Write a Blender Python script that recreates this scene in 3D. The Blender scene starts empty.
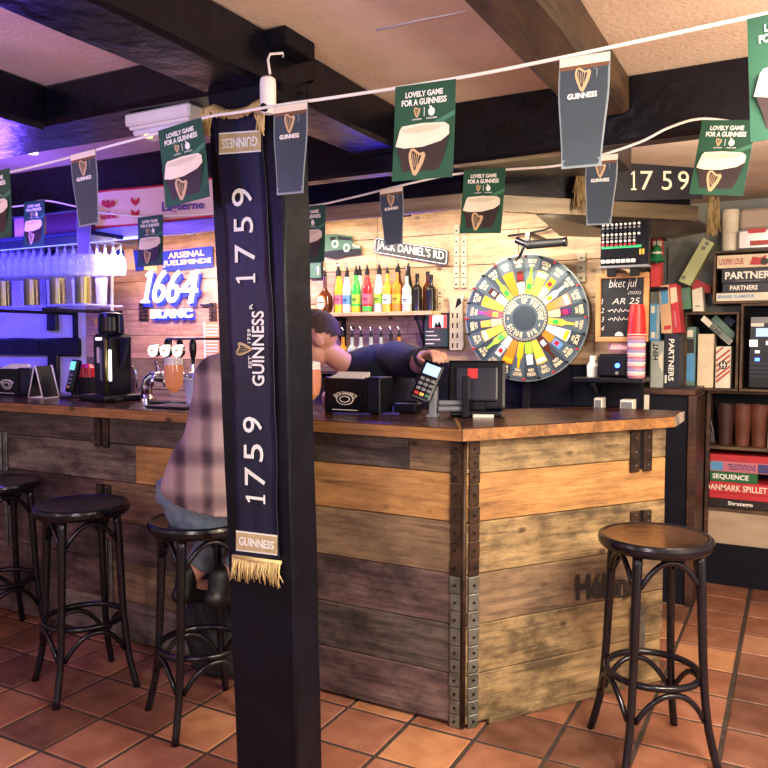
import bpy, bmesh, math, random
from mathutils import Vector as V, Matrix as M
random.seed(7)
R = math.radians
sc = bpy.context.scene
C = sc.collection
# ---------------------------------------------------------------- camera (room axes: X along the bar, Y towards the back wall)
F = 765.0; EYE = 1.38; YAW = R(28.3); PIT = R(3.2)
cd = bpy.data.cameras.new('camera'); cam = bpy.data.objects.new('camera', cd); C.objects.link(cam)
cam.location = (0, 0, EYE); cam.rotation_euler = (R(90) - PIT, 0, YAW)
cd.sensor_width = 36.0; cd.lens = 36.0 * F / 768.0; cd.clip_start = .02
sc.camera = cam
def lin(c):
    if isinstance(c, str):
        c = [int(c[i:i+2], 16) for i in (0, 2, 4)]
    return tuple((x/255/12.92 if x/255 <= .04045 else ((x/255+.055)/1.055)**2.4) for x in c) + (1.0,)
# ---------------------------------------------------------------- world, exposure, lights
w = bpy.data.worlds.new('room_light'); sc.world = w; w.use_nodes = True
w.node_tree.nodes['Background'].inputs[0].default_value = lin('ece0e0')
w.node_tree.nodes['Background'].inputs[1].default_value = .32
sc.view_settings.view_transform = 'Standard'; sc.view_settings.look = 'None'
sc.view_settings.gamma = 1; sc.view_settings.use_curve_mapping = False
sc.view_settings.exposure = 1.0
def lamp(name, kind, loc, power, col, size=.1, rot=(0,0,0), size_y=None, angle=None):
    l = bpy.data.lights.new(name, kind); l.energy = power; l.color = lin(col)[:3]
    if kind == 'AREA':
        l.size = size
        if size_y: l.shape = 'RECTANGLE'; l.size_y = size_y
    else: l.shadow_soft_size = size
    if kind == 'SPOT': l.spot_size = angle; l.spot_blend = .6
    o = bpy.data.objects.new(name, l); C.objects.link(o); o.location = loc; o.rotation_euler = rot
    return o
lamp('ceiling_lamp_room', 'AREA', (.55, 1.2, 2.12), 66, 'fff0dc', .6)
lamp('added_fill_front', 'POINT', (-.6, -.6, 1.55), 50, 'fdf0f0', .25)  # unseen fill added to brighten the ceiling plaster
lamp('added_fill_right', 'POINT', (.75, 1.9, 1.6), 40, 'ffe4c0', .12)  # second unseen fill, added on the right to lift the ceiling
lamp('added_fill_left', 'POINT', (-2.7, -.1, 1.6), 12, 'ffdcd0', .15)  # unseen fill added for the left side of the room
lamp('added_fill_games', 'POINT', (-.03, 2.95, 2.05), 24, 'ffe6c8', .2)  # unseen fill added to reach the wall and boxes of the games corner
lamp('bottle_tube_light', 'AREA', (-2.35, 3.50, 1.99), 8, 'ffecc8', 1.5, (R(25),0,0), .06)
lamp('wheel_spot_light', 'AREA', (-1.2, 3.40, 1.93), 6.5, 'fff0d8', .5, (R(35),0,0), .06)
lamp('tap_wall_light', 'AREA', (-3.45, 3.40, 1.95), 15, 'ffd8c0', .9, (R(20),0,0), .06)
lamp('blue_strip_light', 'AREA', (-5.0, 3.05, 1.98), 95, '3a2cff', 2.6, (R(30),0,0), .08)
lamp('violet_strip_light', 'AREA', (-3.8, 2.75, 1.93), 18, '4a3cff', 1.8, (R(75),0,0), .06)
lamp('violet_ceiling_light', 'POINT', (-3.1, 2.2, 1.85), 7, '6a48ff', .06)
lamp('violet_beam_light', 'POINT', (-1.75, .9, 1.72), 5, '6a40ff', .06)
lamp('blue_bar_light', 'POINT', (-1.75, 3.15, 1.55), 3, '3c30ff', .06)
lamp('pink_bounce_fill', 'POINT', (-3.0, .8, 1.5), 5, 'ff70b0', .1)  # added light standing in for purple bounce on the left floor
# ---------------------------------------------------------------- picture ray -> point on a plane of the room
def ray(px, py):
    x = (px-384)/F; y = -(py-384)/F; c, s = math.cos(PIT), math.sin(PIT)
    dx, dy, dz = x, c + y*s, -s + y*c
    cy, sy = math.cos(YAW), math.sin(YAW)
    return V((dx*cy - dy*sy, dx*sy + dy*cy, dz))
def at(px, py, X=None, Y=None, Z=None, t=None):
    d = ray(px, py)
    if X is not None: t = X/d.x
    if Y is not None: t = Y/d.y
    if Z is not None: t = (Z-EYE)/d.z
    return V((0, 0, EYE)) + d*t
# ---------------------------------------------------------------- materials
MATS = {}
def mat(name, col, rough=.5, metal=0, col2=None, scale=6, stretch=(1,1,1), bump=0, bscale=40, emit=None, es=0, trans=0, ior=1.45, detail=4, coat=0, lo=.35, hi=.65, alpha=1, spec=.5):
    m = bpy.data.materials.new(name); m.use_nodes = True; nt = m.node_tree; b = nt.nodes['Principled BSDF']
    b.inputs['Base Color'].default_value = lin(col); b.inputs['Roughness'].default_value = rough
    b.inputs['Metallic'].default_value = metal; b.inputs['IOR'].default_value = ior
    b.inputs['Transmission Weight'].default_value = trans; b.inputs['Coat Weight'].default_value = coat
    b.inputs['Alpha'].default_value = alpha; b.inputs['Specular IOR Level'].default_value = spec
    if emit: b.inputs['Emission Color'].default_value = lin(emit); b.inputs['Emission Strength'].default_value = es
    if col2 is None and not emit and not trans:
        c = lin(col); q = [min(1, v*1.18+.002) for v in c[:3]] + [1]
    else: q = lin(col2) if col2 else None
    tc = nt.nodes.new('ShaderNodeTexCoord'); mp = nt.nodes.new('ShaderNodeMapping'); mp.inputs['Scale'].default_value = stretch
    nt.links.new(tc.outputs['Object'], mp.inputs['Vector'])
    if q:
        n = nt.nodes.new('ShaderNodeTexNoise'); n.inputs['Scale'].default_value = scale; n.inputs['Detail'].default_value = detail
        nt.links.new(mp.outputs[0], n.inputs['Vector'])
        r = nt.nodes.new('ShaderNodeValToRGB'); r.color_ramp.elements[0].position = lo; r.color_ramp.elements[1].position = hi
        r.color_ramp.elements[0].color = lin(col); r.color_ramp.elements[1].color = q
        nt.links.new(n.outputs['Fac'], r.inputs[0]); nt.links.new(r.outputs[0], b.inputs['Base Color'])
    if bump:
        n2 = nt.nodes.new('ShaderNodeTexNoise'); n2.inputs['Scale'].default_value = bscale; n2.inputs['Detail'].default_value = 5
        nt.links.new(mp.outputs[0], n2.inputs['Vector'])
        bp = nt.nodes.new('ShaderNodeBump'); bp.inputs['Strength'].default_value = bump; bp.inputs['Distance'].default_value = .01
        nt.links.new(n2.outputs['Fac'], bp.inputs['Height']); nt.links.new(bp.outputs[0], b.inputs['Normal'])
    MATS[name] = m
    return m
def wood(name, c1, c2, dark, rough=.6, sx=1.6, sz=22, knots=True, seed=0.0, stain=.9):
    """grain along local X, stains and knots"""
    m = bpy.data.materials.new(name); m.use_nodes = True; nt = m.node_tree; b = nt.nodes['Principled BSDF']; L = nt.links
    tc = nt.nodes.new('ShaderNodeTexCoord'); mp = nt.nodes.new('ShaderNodeMapping')
    mp.inputs['Scale'].default_value = (sx, sz, sz); mp.inputs['Location'].default_value = (seed, seed*1.7, seed*.6)
    L.new(tc.outputs['Object'], mp.inputs[0])
    n = nt.nodes.new('ShaderNodeTexNoise'); n.inputs['Scale'].default_value = 2.2; n.inputs['Detail'].default_value = 9; n.inputs['Roughness'].default_value = .74; n.inputs['Distortion'].default_value = .6
    L.new(mp.outputs[0], n.inputs['Vector'])
    r = nt.nodes.new('ShaderNodeValToRGB'); e = r.color_ramp.elements
    e[0].position = .3; e[0].color = lin(dark); e[1].position = .7; e[1].color = lin(c2)
    k = e.new(.48); k.color = lin(c1)
    L.new(n.outputs['Fac'], r.inputs[0])
    n3 = nt.nodes.new('ShaderNodeTexNoise'); n3.inputs['Scale'].default_value = 3.3; n3.inputs['Detail'].default_value = 6; n3.inputs['Roughness'].default_value = .7
    mp3 = nt.nodes.new('ShaderNodeMapping'); mp3.inputs['Scale'].default_value = (.9, 1.6, 1.6); mp3.inputs['Location'].default_value = (seed*3+1, 0, seed)
    L.new(tc.outputs['Object'], mp3.inputs[0]); L.new(mp3.outputs[0], n3.inputs['Vector'])
    r3 = nt.nodes.new('ShaderNodeValToRGB'); r3.color_ramp.elements[0].position = .40; r3.color_ramp.elements[0].color = (.20,.19,.19,1)
    r3.color_ramp.elements[1].position = .58; r3.color_ramp.elements[1].color = (1,1,1,1)
    L.new(n3.outputs['Fac'], r3.inputs[0])
    mx = nt.nodes.new('ShaderNodeMix'); mx.data_type = 'RGBA'; mx.blend_type = 'MULTIPLY'; mx.inputs['Factor'].default_value = stain
    L.new(r.outputs[0], mx.inputs['A']); L.new(r3.outputs[0], mx.inputs['B'])
    out = mx.outputs['Result']
    if knots:
        vo = nt.nodes.new('ShaderNodeTexVoronoi'); vo.inputs['Scale'].default_value = 7
        mp2 = nt.nodes.new('ShaderNodeMapping'); mp2.inputs['Scale'].default_value = (.7, 1, 1.2); mp2.inputs['Location'].default_value = (seed, 0, seed*2)
        L.new(tc.outputs['Object'], mp2.inputs[0]); L.new(mp2.outputs[0], vo.inputs['Vector'])
        r2 = nt.nodes.new('ShaderNodeValToRGB'); r2.color_ramp.elements[0].position = .05; r2.color_ramp.elements[0].color = (.16,.1,.07,1)
        r2.color_ramp.elements[1].position = .13; r2.color_ramp.elements[1].color = (1,1,1,1)
        L.new(vo.outputs['Distance'], r2.inputs[0])
        m2 = nt.nodes.new('ShaderNodeMix'); m2.data_type = 'RGBA'; m2.blend_type = 'MULTIPLY'; m2.inputs['Factor'].default_value = .9
        L.new(out, m2.inputs['A']); L.new(r2.outputs[0], m2.inputs['B']); out = m2.outputs['Result']
    L.new(out, b.inputs['Base Color']); b.inputs['Roughness'].default_value = rough
    bp = nt.nodes.new('ShaderNodeBump'); bp.inputs['Strength'].default_value = .35; bp.inputs['Distance'].default_value = .006
    L.new(n.outputs['Fac'], bp.inputs['Height']); L.new(bp.outputs[0], b.inputs['Normal'])
    MATS[name] = m
    return m
# ---------------------------------------------------------------- mesh builder
class MB:
    def __init__(s): s.v = []; s.f = []; s.mi = []; s.sm = []; s.mats = []; s.T = M.Identity(4)
    def _m(s, m):
        m = MATS[m] if isinstance(m, str) else m
        if m not in s.mats: s.mats.append(m)
        return s.mats.index(m)
    def add(s, vs, fs, m, smooth=False, T=None):
        o = len(s.v); T = s.T @ T if T is not None else s.T; k = s._m(m)
        s.v += [T @ V(p) for p in vs]
        s.f += [[i+o for i in f] for f in fs]; s.mi += [k]*len(fs); s.sm += [smooth]*len(fs)
        return s
    def bm(s, b, m, smooth=False, T=None):
        b.verts.index_update()
        s.add([v.co.copy() for v in b.verts], [[v.index for v in f.verts] for f in b.faces], m, smooth, T); b.free(); return s
    def box(s, c, size, m, rot=None, bev=0, seg=1):
        b = bmesh.new(); bmesh.ops.create_cube(b, size=1)
        for v in b.verts: v.co = V((v.co.x*size[0], v.co.y*size[1], v.co.z*size[2]))
        if bev: bmesh.ops.bevel(b, geom=list(b.edges), offset=min(bev, min(size)*.45), segments=seg, affect='EDGES', profile=.6)
        T = M.Translation(c)
        if rot is not None: T = T @ rot
        return s.bm(b, m, False, T)
    def bx(s, x0, x1, y0, y1, z0, z1, m, bev=0):
        return s.box(((x0+x1)/2, (y0+y1)/2, (z0+z1)/2), (abs(x1-x0), abs(y1-y0), abs(z1-z0)), m, None, bev)
    def tube(s, pts, r, m, seg=8, closed=False, flat=1):
        pts = [V(p) for p in pts]; n = len(pts); rs = r if isinstance(r, (list, tuple)) else [r]*n
        vs, fs = [], []; prev = None
        for i, p in enumerate(pts):
            a = pts[(i-1) % n] if (closed or i > 0) else p; b = pts[(i+1) % n] if (closed or i < n-1) else p
            t = (b-a).normalized()
            if prev is None:
                u = t.cross(V((0,0,1)));
                if u.length < .1: u = t.cross(V((0,1,0)))
            else: u = prev - t*prev.dot(t)
            u.normalize(); prev = u; w = t.cross(u)
            for k in range(seg):
                an = 2*math.pi*k/seg; vs.append(p + (u*math.cos(an)*flat + w*math.sin(an))*rs[i])
        m_ = n if closed else n-1
        for i in range(m_):
            j = (i+1) % n
            for k in range(seg):
                l = (k+1) % seg; fs.append([i*seg+k, i*seg+l, j*seg+l, j*seg+k])
        if not closed: fs += [list(range(seg))[::-1], [(n-1)*seg+k for k in range(seg)]]
        return s.add(vs, fs, m, True)
    def cyl(s, p0, p1, r0, m, r1=None, seg=16):
        r1 = r0 if r1 is None else r1
        p0, p1 = V(p0), V(p1); t = (p1-p0).normalized(); u = t.orthogonal().normalized(); w = t.cross(u)
        vs = []
        for p, r in ((p0, r0), (p1, r1)):
            for k in range(seg):
                a = 2*math.pi*k/seg; vs.append(p+(u*math.cos(a)+w*math.sin(a))*r)
        s.add(vs, [[k, (k+1) % seg, seg+(k+1) % seg, seg+k] for k in range(seg)], m, True)
        return s.add(vs, [list(range(seg))[::-1], [seg+k for k in range(seg)]], m, False)
    def lathe(s, prof, m, seg=20, T=None, c=(0,0,0)):
        """prof: (r, z[, material of the band above])"""
        cur = m
        for i in range(len(prof)-1):
            r0, z0 = prof[i][:2]; r1, z1 = prof[i+1][:2]
            if len(prof[i]) > 2: cur = prof[i][2]
            vs = []
            for r, z in ((r0, z0), (r1, z1)):
                for k in range(seg):
                    a = 2*math.pi*k/seg; vs.append((c[0]+r*math.cos(a), c[1]+r*math.sin(a), c[2]+z))
            s.add(vs, [[k, (k+1) % seg, seg+(k+1) % seg, seg+k] for k in range(seg)], cur, True, T)
        return s
    def plate(s, poly, y0, d, m, T=None):
        """polygon in local XZ, front face at y0 looking to -Y, thickness d"""
        n = len(poly); a = sum(poly[i][0]*poly[(i+1) % n][1]-poly[(i+1) % n][0]*poly[i][1] for i in range(n))
        if a < 0: poly = poly[::-1]
        vs = [(x, y0, z) for x, z in poly] + [(x, y0+d, z) for x, z in poly]
        fs = [list(range(n)), [n+k for k in range(n)][::-1]] + [[k, n+k, n+(k+1) % n, (k+1) % n] for k in range(n)]
        return s.add(vs, fs, m, False, T)
    def disc(s, cx, cz, rx, rz, y0, d, m, seg=20, a0=0, a1=2*math.pi):
        full = abs(a1-a0-2*math.pi) < 1e-6
        return s.plate([(cx+rx*math.cos(a0+(a1-a0)*k/seg), cz+rz*math.sin(a0+(a1-a0)*k/seg)) for k in range(seg if full else seg+1)], y0, d, m)
    def stroke(s, pts, wd, y0, d, m):
        """flat ribbon in local XZ"""
        L_, R_ = [], []; n = len(pts)
        for i in range(n):
            a = pts[max(i-1, 0)]; b = pts[min(i+1, n-1)]; dx, dz = b[0]-a[0], b[1]-a[1]; l = math.hypot(dx, dz) or 1
            ww = (wd[i] if isinstance(wd, (list, tuple)) else wd)/2
            L_.append((pts[i][0]-dz/l*ww, pts[i][1]+dx/l*ww)); R_.append((pts[i][0]+dz/l*ww, pts[i][1]-dx/l*ww))
        for i in range(n-1): s.plate([L_[i], L_[i+1], R_[i+1], R_[i]], y0, d, m)
        return s
    def text(s, body, box, y0, d, m, rot=0, bold=0, shear=0, fn=None, T=None):
        """lettering fitted to box (x0,z0,x1,z1) of local XZ; rot in quarter turns anticlockwise; fn maps (x,z)->(x,z)"""
        vs, fs = glyphs(body, bold, shear)
        if not vs: return s
        if rot:
            for _ in range(rot % 4): vs = [(-y, x, z) for x, y, z in vs]
        x0 = min(v[0] for v in vs); x1 = max(v[0] for v in vs); y_0 = min(v[1] for v in vs); y_1 = max(v[1] for v in vs)
        X0, Z0, X1, Z1 = box; o = []
        for x, y, z in vs:
            q = (X0+(x-x0)/(x1-x0 or 1)*(X1-X0), Z0+(y-y_0)/(y_1-y_0 or 1)*(Z1-Z0))
            if fn: q = fn(*q)
            o.append((q[0], y0 - z*d, q[1]) if len(q) == 2 else q)
        return s.add(o, fs, m, False, T)
    def build(s, name, parent=None, loc=None, rz=0, world=False):
        vs = s.v
        if world and parent is not None:
            inv = parent.matrix_basis.inverted(); p = parent.parent
            while p is not None: inv = inv @ p.matrix_basis.inverted(); p = p.parent
            vs = [inv @ v for v in vs]; loc = (0,0,0)
        elif loc is None and parent is None:
            lo = [min(v[i] for v in vs) for i in range(3)]; hi = [max(v[i] for v in vs) for i in range(3)]
            loc = V(((lo[0]+hi[0])/2, (lo[1]+hi[1])/2, lo[2])); vs = [v-loc for v in vs]
        me = bpy.data.meshes.new(name); me.from_pydata([tuple(v) for v in vs], [], s.f)
        for m in s.mats: me.materials.append(m)
        me.polygons.foreach_set('material_index', s.mi); me.polygons.foreach_set('use_smooth', s.sm)
        me.update()
        o = bpy.data.objects.new(name, me); C.objects.link(o); o.parent = parent
        o.location = loc or (0,0,0); o.rotation_euler = (0,0,rz)
        return o
_G = {}
def glyphs(body, bold=0, shear=0):
    k = (body, bold, shear)
    if body == '1':
        P = [(.0,.0),(.46,.0),(.46,.07),(.32,.09),(.32,1.0),(.22,1.0),(0,.86),(.03,.79),(.17,.84),(.17,.09),(0,.07)]
        P = [(x+y*shear, y) for x, y in P]; n = len(P)
        return ([(x,y,.5) for x,y in P]+[(x,y,-.5) for x,y in P], [[0,1,2,3,9,10],[3,4,5,8,9],[5,6,7,8]]+[[q,n+q,n+(q+1)%n,(q+1)%n] for q in range(n)])
    if k not in _G:
        c = bpy.data.curves.new('t', 'FONT'); c.body = body; c.extrude = .5; c.offset = bold; c.shear = shear; c.resolution_u = 3
        o = bpy.data.objects.new('t', c); me = o.to_mesh()
        _G[k] = ([tuple(v.co) for v in me.vertices], [list(p.vertices) for p in me.polygons if abs(p.normal.z) < .5 or p.normal.z > 0])
        o.to_mesh_clear(); bpy.data.objects.remove(o); bpy.data.curves.remove(c)
    return _G[k]
def tag(o, label, cat, group=None):
    o['label'] = label; o['category'] = cat
    if group: o['group'] = group
    return o
def struct(o): o['kind'] = 'structure'; return o
def thing(name, label, cat, loc=(0,0,0), rz=0, group=None):
    o = bpy.data.objects.new(name, None); C.objects.link(o); o.empty_display_size = .05
    o.location = loc; o.rotation_euler = (0,0,rz)
    return tag(o, label, cat, group)
def kids(o): return [c for c in C.objects if c.parent == o]
def copy_tree(o, parent=None):
    c = o.copy(); C.objects.link(c); c.parent = parent
    for ch in kids(o): copy_tree(ch, c)
    return c
# helpers that draw on a wall plane Y = const, given picture coordinates
def xz(px, py, Y): p = at(px, py, Y=Y); return (p.x, p.z)
def pxpoly(b, pts, Y, d, m): return b.plate([xz(x, y, Y) for x, y in pts], Y, d, m)
def rect(x0, y0, x1, y1, Y):
    return at(x0, (y0+y1)/2, Y=Y).x, at((x0+x1)/2, y1, Y=Y).z, at(x1, (y0+y1)/2, Y=Y).x, at((x0+x1)/2, y0, Y=Y).z
def pxbox(b, x0, y0, x1, y1, Y, d, m, bev=0):
    a = rect(x0, y0, x1, y1, Y); return b.bx(a[0], a[2], Y, Y+d, a[1], a[3], m, bev)
def pxtext(b, body, x0, y0, x1, y1, Y, m, rot=0, bold=0, shear=0, d=.0012):
    return b.text(body, rect(x0, y0, x1, y1, Y), Y, d, m, rot, bold, shear)
def quadmap(c, Y):
    """box 0..1 -> quad of picture points (bottom left, bottom right, top right, top left) on plane Y"""
    P = [xz(x, y, Y) for x, y in c]
    def f(u, v):
        return tuple((P[0][i]*(1-u)+P[1][i]*u)*(1-v)+(P[3][i]*(1-u)+P[2][i]*u)*v for i in (0, 1))
    return f
# ---------------------------------------------------------------- palette
for i, (a, b_) in enumerate((('7c4e3a','93634b'),('6b4436','7f5645'),('9c6a48','b07e5a'),('845440','9a6a54'),('573629','6e4a3c'),('a87c5e','97684e'))):
    mat('terracotta%d' % i, a, .42, col2=b_, scale=9, bump=.25, bscale=26)
mat('grout', '2f2723', .85, col2='40352e', scale=30, bump=.4, bscale=90)
mat('plaster', 'cdb8a4', .9, col2='d8c6b2', scale=5, bump=.35, bscale=70)
mat('black_timber', '07070f', .30, spec=.4, col2='0e0e1c', scale=12, bump=.5, bscale=18, stretch=(1,1,1))
mat('black_paint', '07070f', .42, spec=.22, col2='0d0e1a', scale=10, bump=.25, bscale=22)
mat('brown_timber', '33281f', .5, col2='54402f', scale=7, bump=.7, bscale=14, stretch=(3,.6,3))
mat('navy_wall', '0d0e18', .6, spec=.2, col2='131421', scale=6, bump=.2)
mat('grey_wall', '878c8c', .75, col2='979c9a', scale=5, bump=.2)
mat('white_wall', 'b9b6c4', .8, col2='cfccd8', scale=4, bump=.3, bscale=30)
wood('pine', 'c4a078', 'dcc09a', '96704c', .55, 1.2, 16, stain=.45)
wood('pine_red', 'b88c6e', 'd0a888', '8a624a', .55, 1.2, 16, seed=4.1, stain=.5)
wood('plank_dark', '50453f', '746860', '272120', .7, seed=1.3)
wood('plank_grey', '74695f', '9c9286', '3e352f', .7, seed=2.9)
wood('plank_orange', 'b0824c', 'cc9c60', '74502c', .6, seed=4.3, stain=.4)
wood('plank_yellow', '988058', 'bca274', '52422c', .65, seed=6.2)
wood('plank_brown', '7a634a', '9c8262', '413024', .68, seed=8.8, stain=.55)
wood('plank_red', '624c48', '846c66', '34292c', .7, seed=11.7)
wood('plank_pale', 'a38c66', 'b59e78', '6d5a3e', .7, seed=13.1)
wood('counter_top', '4a2a1a', '6c4024', '2a170f', .16, 1.4, 18, knots=False, seed=3.3)
wood('counter_edge', '9c6c3c', 'bd8c52', '684422', .35, 1.4, 20, seed=5.5, stain=.5)
wood('end_grain', 'b0a596', 'c4b9aa', '8d8070', .7, 8, 8, knots=False)
wood('shelf_wood', '4b2d20', '633f2c', '2c1a12', .5, 1.5, 18, knots=False, seed=7.7)
wood('crate_wood', '5e4630', '7a5e42', '392a1c', .6, 2, 20, knots=False, seed=9.2)
mat('plywood', 'a38f78', .7, col2='b3a08a', scale=4, stretch=(1,1,3))
mat('galvanised', '8b8e88', .45, .8, col2='6c6c64', scale=30, bump=.2)
mat('rusty_metal', '2a211c', .5, .5, col2='4a3527', scale=25, bump=.3)
mat('rivet', '1b1816', .5, .6)
mat('steel', 'c0ae88', .35, .35, col2='9a8c70', scale=3, stretch=(1,1,12))  # warm yellow reflection is put into this base colour
mat('dim_steel', '685c49', .35, .5, col2='4e463a', scale=3, stretch=(1,1,12)); mat('dull_steel', '5c574f', .4, .7, col2='4a4640', scale=4)  # fascia steel again, its dimmer right stretch darkened in the colour
mat('chrome', 'd8d8dc', .08, 1)
mat('white_plastic', 'dcdad6', .35); mat('grey_plastic', '6f7278', .4); mat('black_plastic', '0b0c13', .3, col2='11121a', spec=.3)
mat('soft_black', '08080c', .55, spec=.3); mat('dark_navy_plastic', '0f1226', .35)
mat('stool_black', '0b0a10', .22, col2='14121a', scale=14, bump=.15, bscale=30)
mat('stool_seat', '2a1a12', .2, col2='4a2f1c', scale=5, bump=.1)
mat('stool_seat_dark', '17121a', .25, col2='221a22', scale=5, bump=.1)
mat('tape_white', 'e2e0da', .8)
mat('scarf_navy', '070920', .5, col2='0c1030', scale=9); mat('scarf_gold', 'a8966a', .75, col2='b8a67c', scale=30); mat('scarf_white', 'd6d8d2', .7)
mat('fringe_gold', 'b69f66', .85, col2='c9b37c', scale=40)
mat('print_white', 'e8e6e0', .6); mat('print_cream', 'ddd2bc', .6); mat('print_black', '14120f', .5); mat('print_gold', 'bc9f78', .5); mat('print_red', 'b3202a', .55)
mat('card_green', '1b4534', .55, col2='20523c', scale=8); mat('card_green_pale', '3b7258', .5); mat('stout_dark', '2a1d1c', .45, col2='382826', scale=8)
mat('stout_slate', '323c44', .45, col2='3b464f', scale=8); mat('stout_brown', '6d4a34', .45); mat('stout_edge', '7c868a', .45)
# ================================================================ THE ROOM
YB = 3.90                     # wall behind the bar
XE = -.665                    # where that wall ends
YR = 4.95                     # wall behind the games shelf
ZC = 2.20
# floor: terracotta tiles in grout
b = MB(); b.bx(-7, 1.7, -1.6, 5.1, -.12, -.004, 'grout')
rf = random.Random(3); ts = .2525
for i in range(-28, 8):
    for j in range(-17, 11):
        x0 = -.193 + i*ts; y0 = 2.42 + j*ts; g = .006
        gx = .010 if i == 0 else g
        if x0 < -7 or x0+ts > 1.7 or y0 < -1.6 or y0+ts > 5.1: continue
        h = [rf.uniform(-.0012, .0012) for _ in range(4)]; e = .004
        a0, a1, c0, c1 = x0+gx+rf.uniform(0,.002), x0+ts-g-rf.uniform(0,.002), y0+g+rf.uniform(0,.002), y0+ts-g-rf.uniform(0,.002)
        P = [(a0,c0),(a1,c0),(a1,c1),(a0,c1)]; Q = [(a0+e,c0+e),(a1-e,c0+e),(a1-e,c1-e),(a0+e,c1-e)]
        vs = [(p[0],p[1],-.006) for p in P] + [(p[0],p[1],h[k]-.0035) for k, p in enumerate(P)] + [(q[0],q[1],h[k]) for k, q in enumerate(Q)]
        fs = [[8,9,10,11]] + [[k,(k+1)%4,4+(k+1)%4,4+k] for k in range(4)] + [[4+k,4+(k+1)%4,8+(k+1)%4,8+k] for k in range(4)]
        b.add(vs, fs, 'terracotta%d' % rf.choice([0,0,1,2,3,3,4,5,1]))
struct(b.build('floor'))
b = MB(); b.bx(-7, 1.7, -1.6, 5.1, ZC, ZC+.1, 'plaster')
b.tube([at(376,30,Z=ZC-.001), at(420,20,Z=ZC-.001), at(467,11,Z=ZC-.001)], .003, 'white_wall', 6)
struct(b.build('ceiling'))
# walls
b = MB()
zs = [0, .36, .62, .84, 1.05, 1.26, 1.42, 1.60, 1.79, 1.965, 2.2]
rw = random.Random(5)
for k in range(len(zs)-1):
    x = -4.55
    while x < XE-.01:
        x1 = min(x + rw.uniform(.7, 1.5), XE)
        m = 'pine_red' if x < -3.35 else 'pine'
        if zs[k] < 1.1: m = 'navy_wall' if x > -2.9 else 'plank_brown'
        b.bx(x+.0015, x1-.0015, YB-.02-rw.uniform(0,.004), YB+.02, zs[k]+.0015, zs[k+1]-.0015, m, .002); x = x1
b.bx(-4.55, XE, YB+.02, YB+.08, 0, 2.2, 'navy_wall')
struct(b.build('wall_bar'))
b = MB(); b.bx(-7, -4.55, YB-.02, YB+.08, 0, 2.2, 'white_wall'); struct(b.build('wall_whitewashed'))
b = MB(); b.bx(-.86, -.80, YB+.08, YR, 0, 2.2, 'navy_wall'); b.bx(-.86, 1.7, YR, YR+.1, 0, 2.2, 'grey_wall'); struct(b.build('wall_games'))
b = MB(); b.bx(-7.1, -7, -1.6, 5.1, 0, 2.3, 'white_wall'); struct(b.build('wall_left'))
b = MB(); b.bx(1.7, 1.8, -1.6, 5.1, 0, 2.3, 'white_wall'); struct(b.build('wall_right'))
def bumpy(b, x0, x1, y0, y1, z0, z1, m, n=14, j=.005, seed=0):
    """hewn timber: a box cut into uneven sections along its length"""
    r = random.Random(seed); ax = 0 if (x1-x0) > (y1-y0) and (x1-x0) > (z1-z0) else (1 if (y1-y0) > (z1-z0) else 2)
    lo = [x0,y0,z0]; hi = [x1,y1,z1]; oth = [a for a in range(3) if a != ax]; vs = []; k8 = []
    ch = .012
    for i in range(n+1):
        t = lo[ax]+(hi[ax]-lo[ax])*i/n
        for (p, q, dp, dq) in ((0,0,ch,0),(1,0,-ch,0),(1,0,0,ch),(1,1,0,-ch),(1,1,-ch,0),(0,1,ch,0),(0,1,0,-ch),(0,0,0,ch)):
            c = [0,0,0]; c[ax] = t
            c[oth[0]] = (lo, hi)[p][oth[0]] + dp + r.uniform(-j,j); c[oth[1]] = (lo, hi)[q][oth[1]] + dq + r.uniform(-j,j)
            vs.append(tuple(c))
    fs = [[i*8+k, i*8+(k+1)%8, (i+1)*8+(k+1)%8, (i+1)*8+k] for i in range(n) for k in range(8)] + [list(range(8)), [n*8+k for k in range(8)]]
    bmx = bmesh.new(); vv = [bmx.verts.new(p) for p in vs]
    for f in fs: bmx.faces.new([vv[i] for i in f])
    bmesh.ops.recalc_face_normals(bmx, faces=bmx.faces)
    return b.bm(bmx, m)
beams = (
 (-1.445, -1.25, -1.6, 2.47, 2.055, 2.205, 'black_timber'),      # over the pillar
 (-7, -1.45, 1.69, 1.93, 2.075, 2.205, 'black_timber'),          # crossing to its left
 (-2.36, -2.135, -1.6, 1.68, 2.06, 2.205, 'black_timber'),
 (-7, 1.7, 2.48, 2.56, 1.995, 2.205, 'black_timber'),            # along the front of the bar
 (-.63, -.475, -1.6, 2.47, 2.08, 2.205, 'brown_timber'),         # brown one overhead
 (-1.55, -.62, 2.57, 3.3, 2.08, 2.205, 'black_timber'),
)
for i, (x0,x1,y0,y1,z0,z1,m) in enumerate(beams):
    b = MB(); bumpy(b, x0,x1,y0,y1,z0,z1,m, 16, .004, i); struct(b.build('trim_%d' % (i+1)))
# half timbering on the whitewashed wall
b = MB()
a = rect(0, 338, 100, 356, YB-.04); bumpy(b, -6.4, -4.6, YB-.05, YB-.018, a[1], a[3], 'black_timber', 12, .004, 9)
struct(b.build('trim_7'))
b = MB(); a = rect(47, 300, 58, 400, YB-.04); bumpy(b, a[0], a[2], YB-.05, YB-.018, .0, a[1]*0+1.3, 'black_timber', 8, .003, 10); bumpy(b, a[0], a[2], YB-.05, YB-.018, 1.46, 2.19, 'black_timber', 8, .003, 11)
struct(b.build('trim_8'))
# black boxed-in cable trunking beside the beam
b = MB(); p = at(292, 52, Z=2.17); b.bx(p.x-.05, p.x+.05, p.y-.1, p.y+.04, 2.15, 2.199, 'black_paint', .004); struct(b.build('trim_9'))
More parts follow.
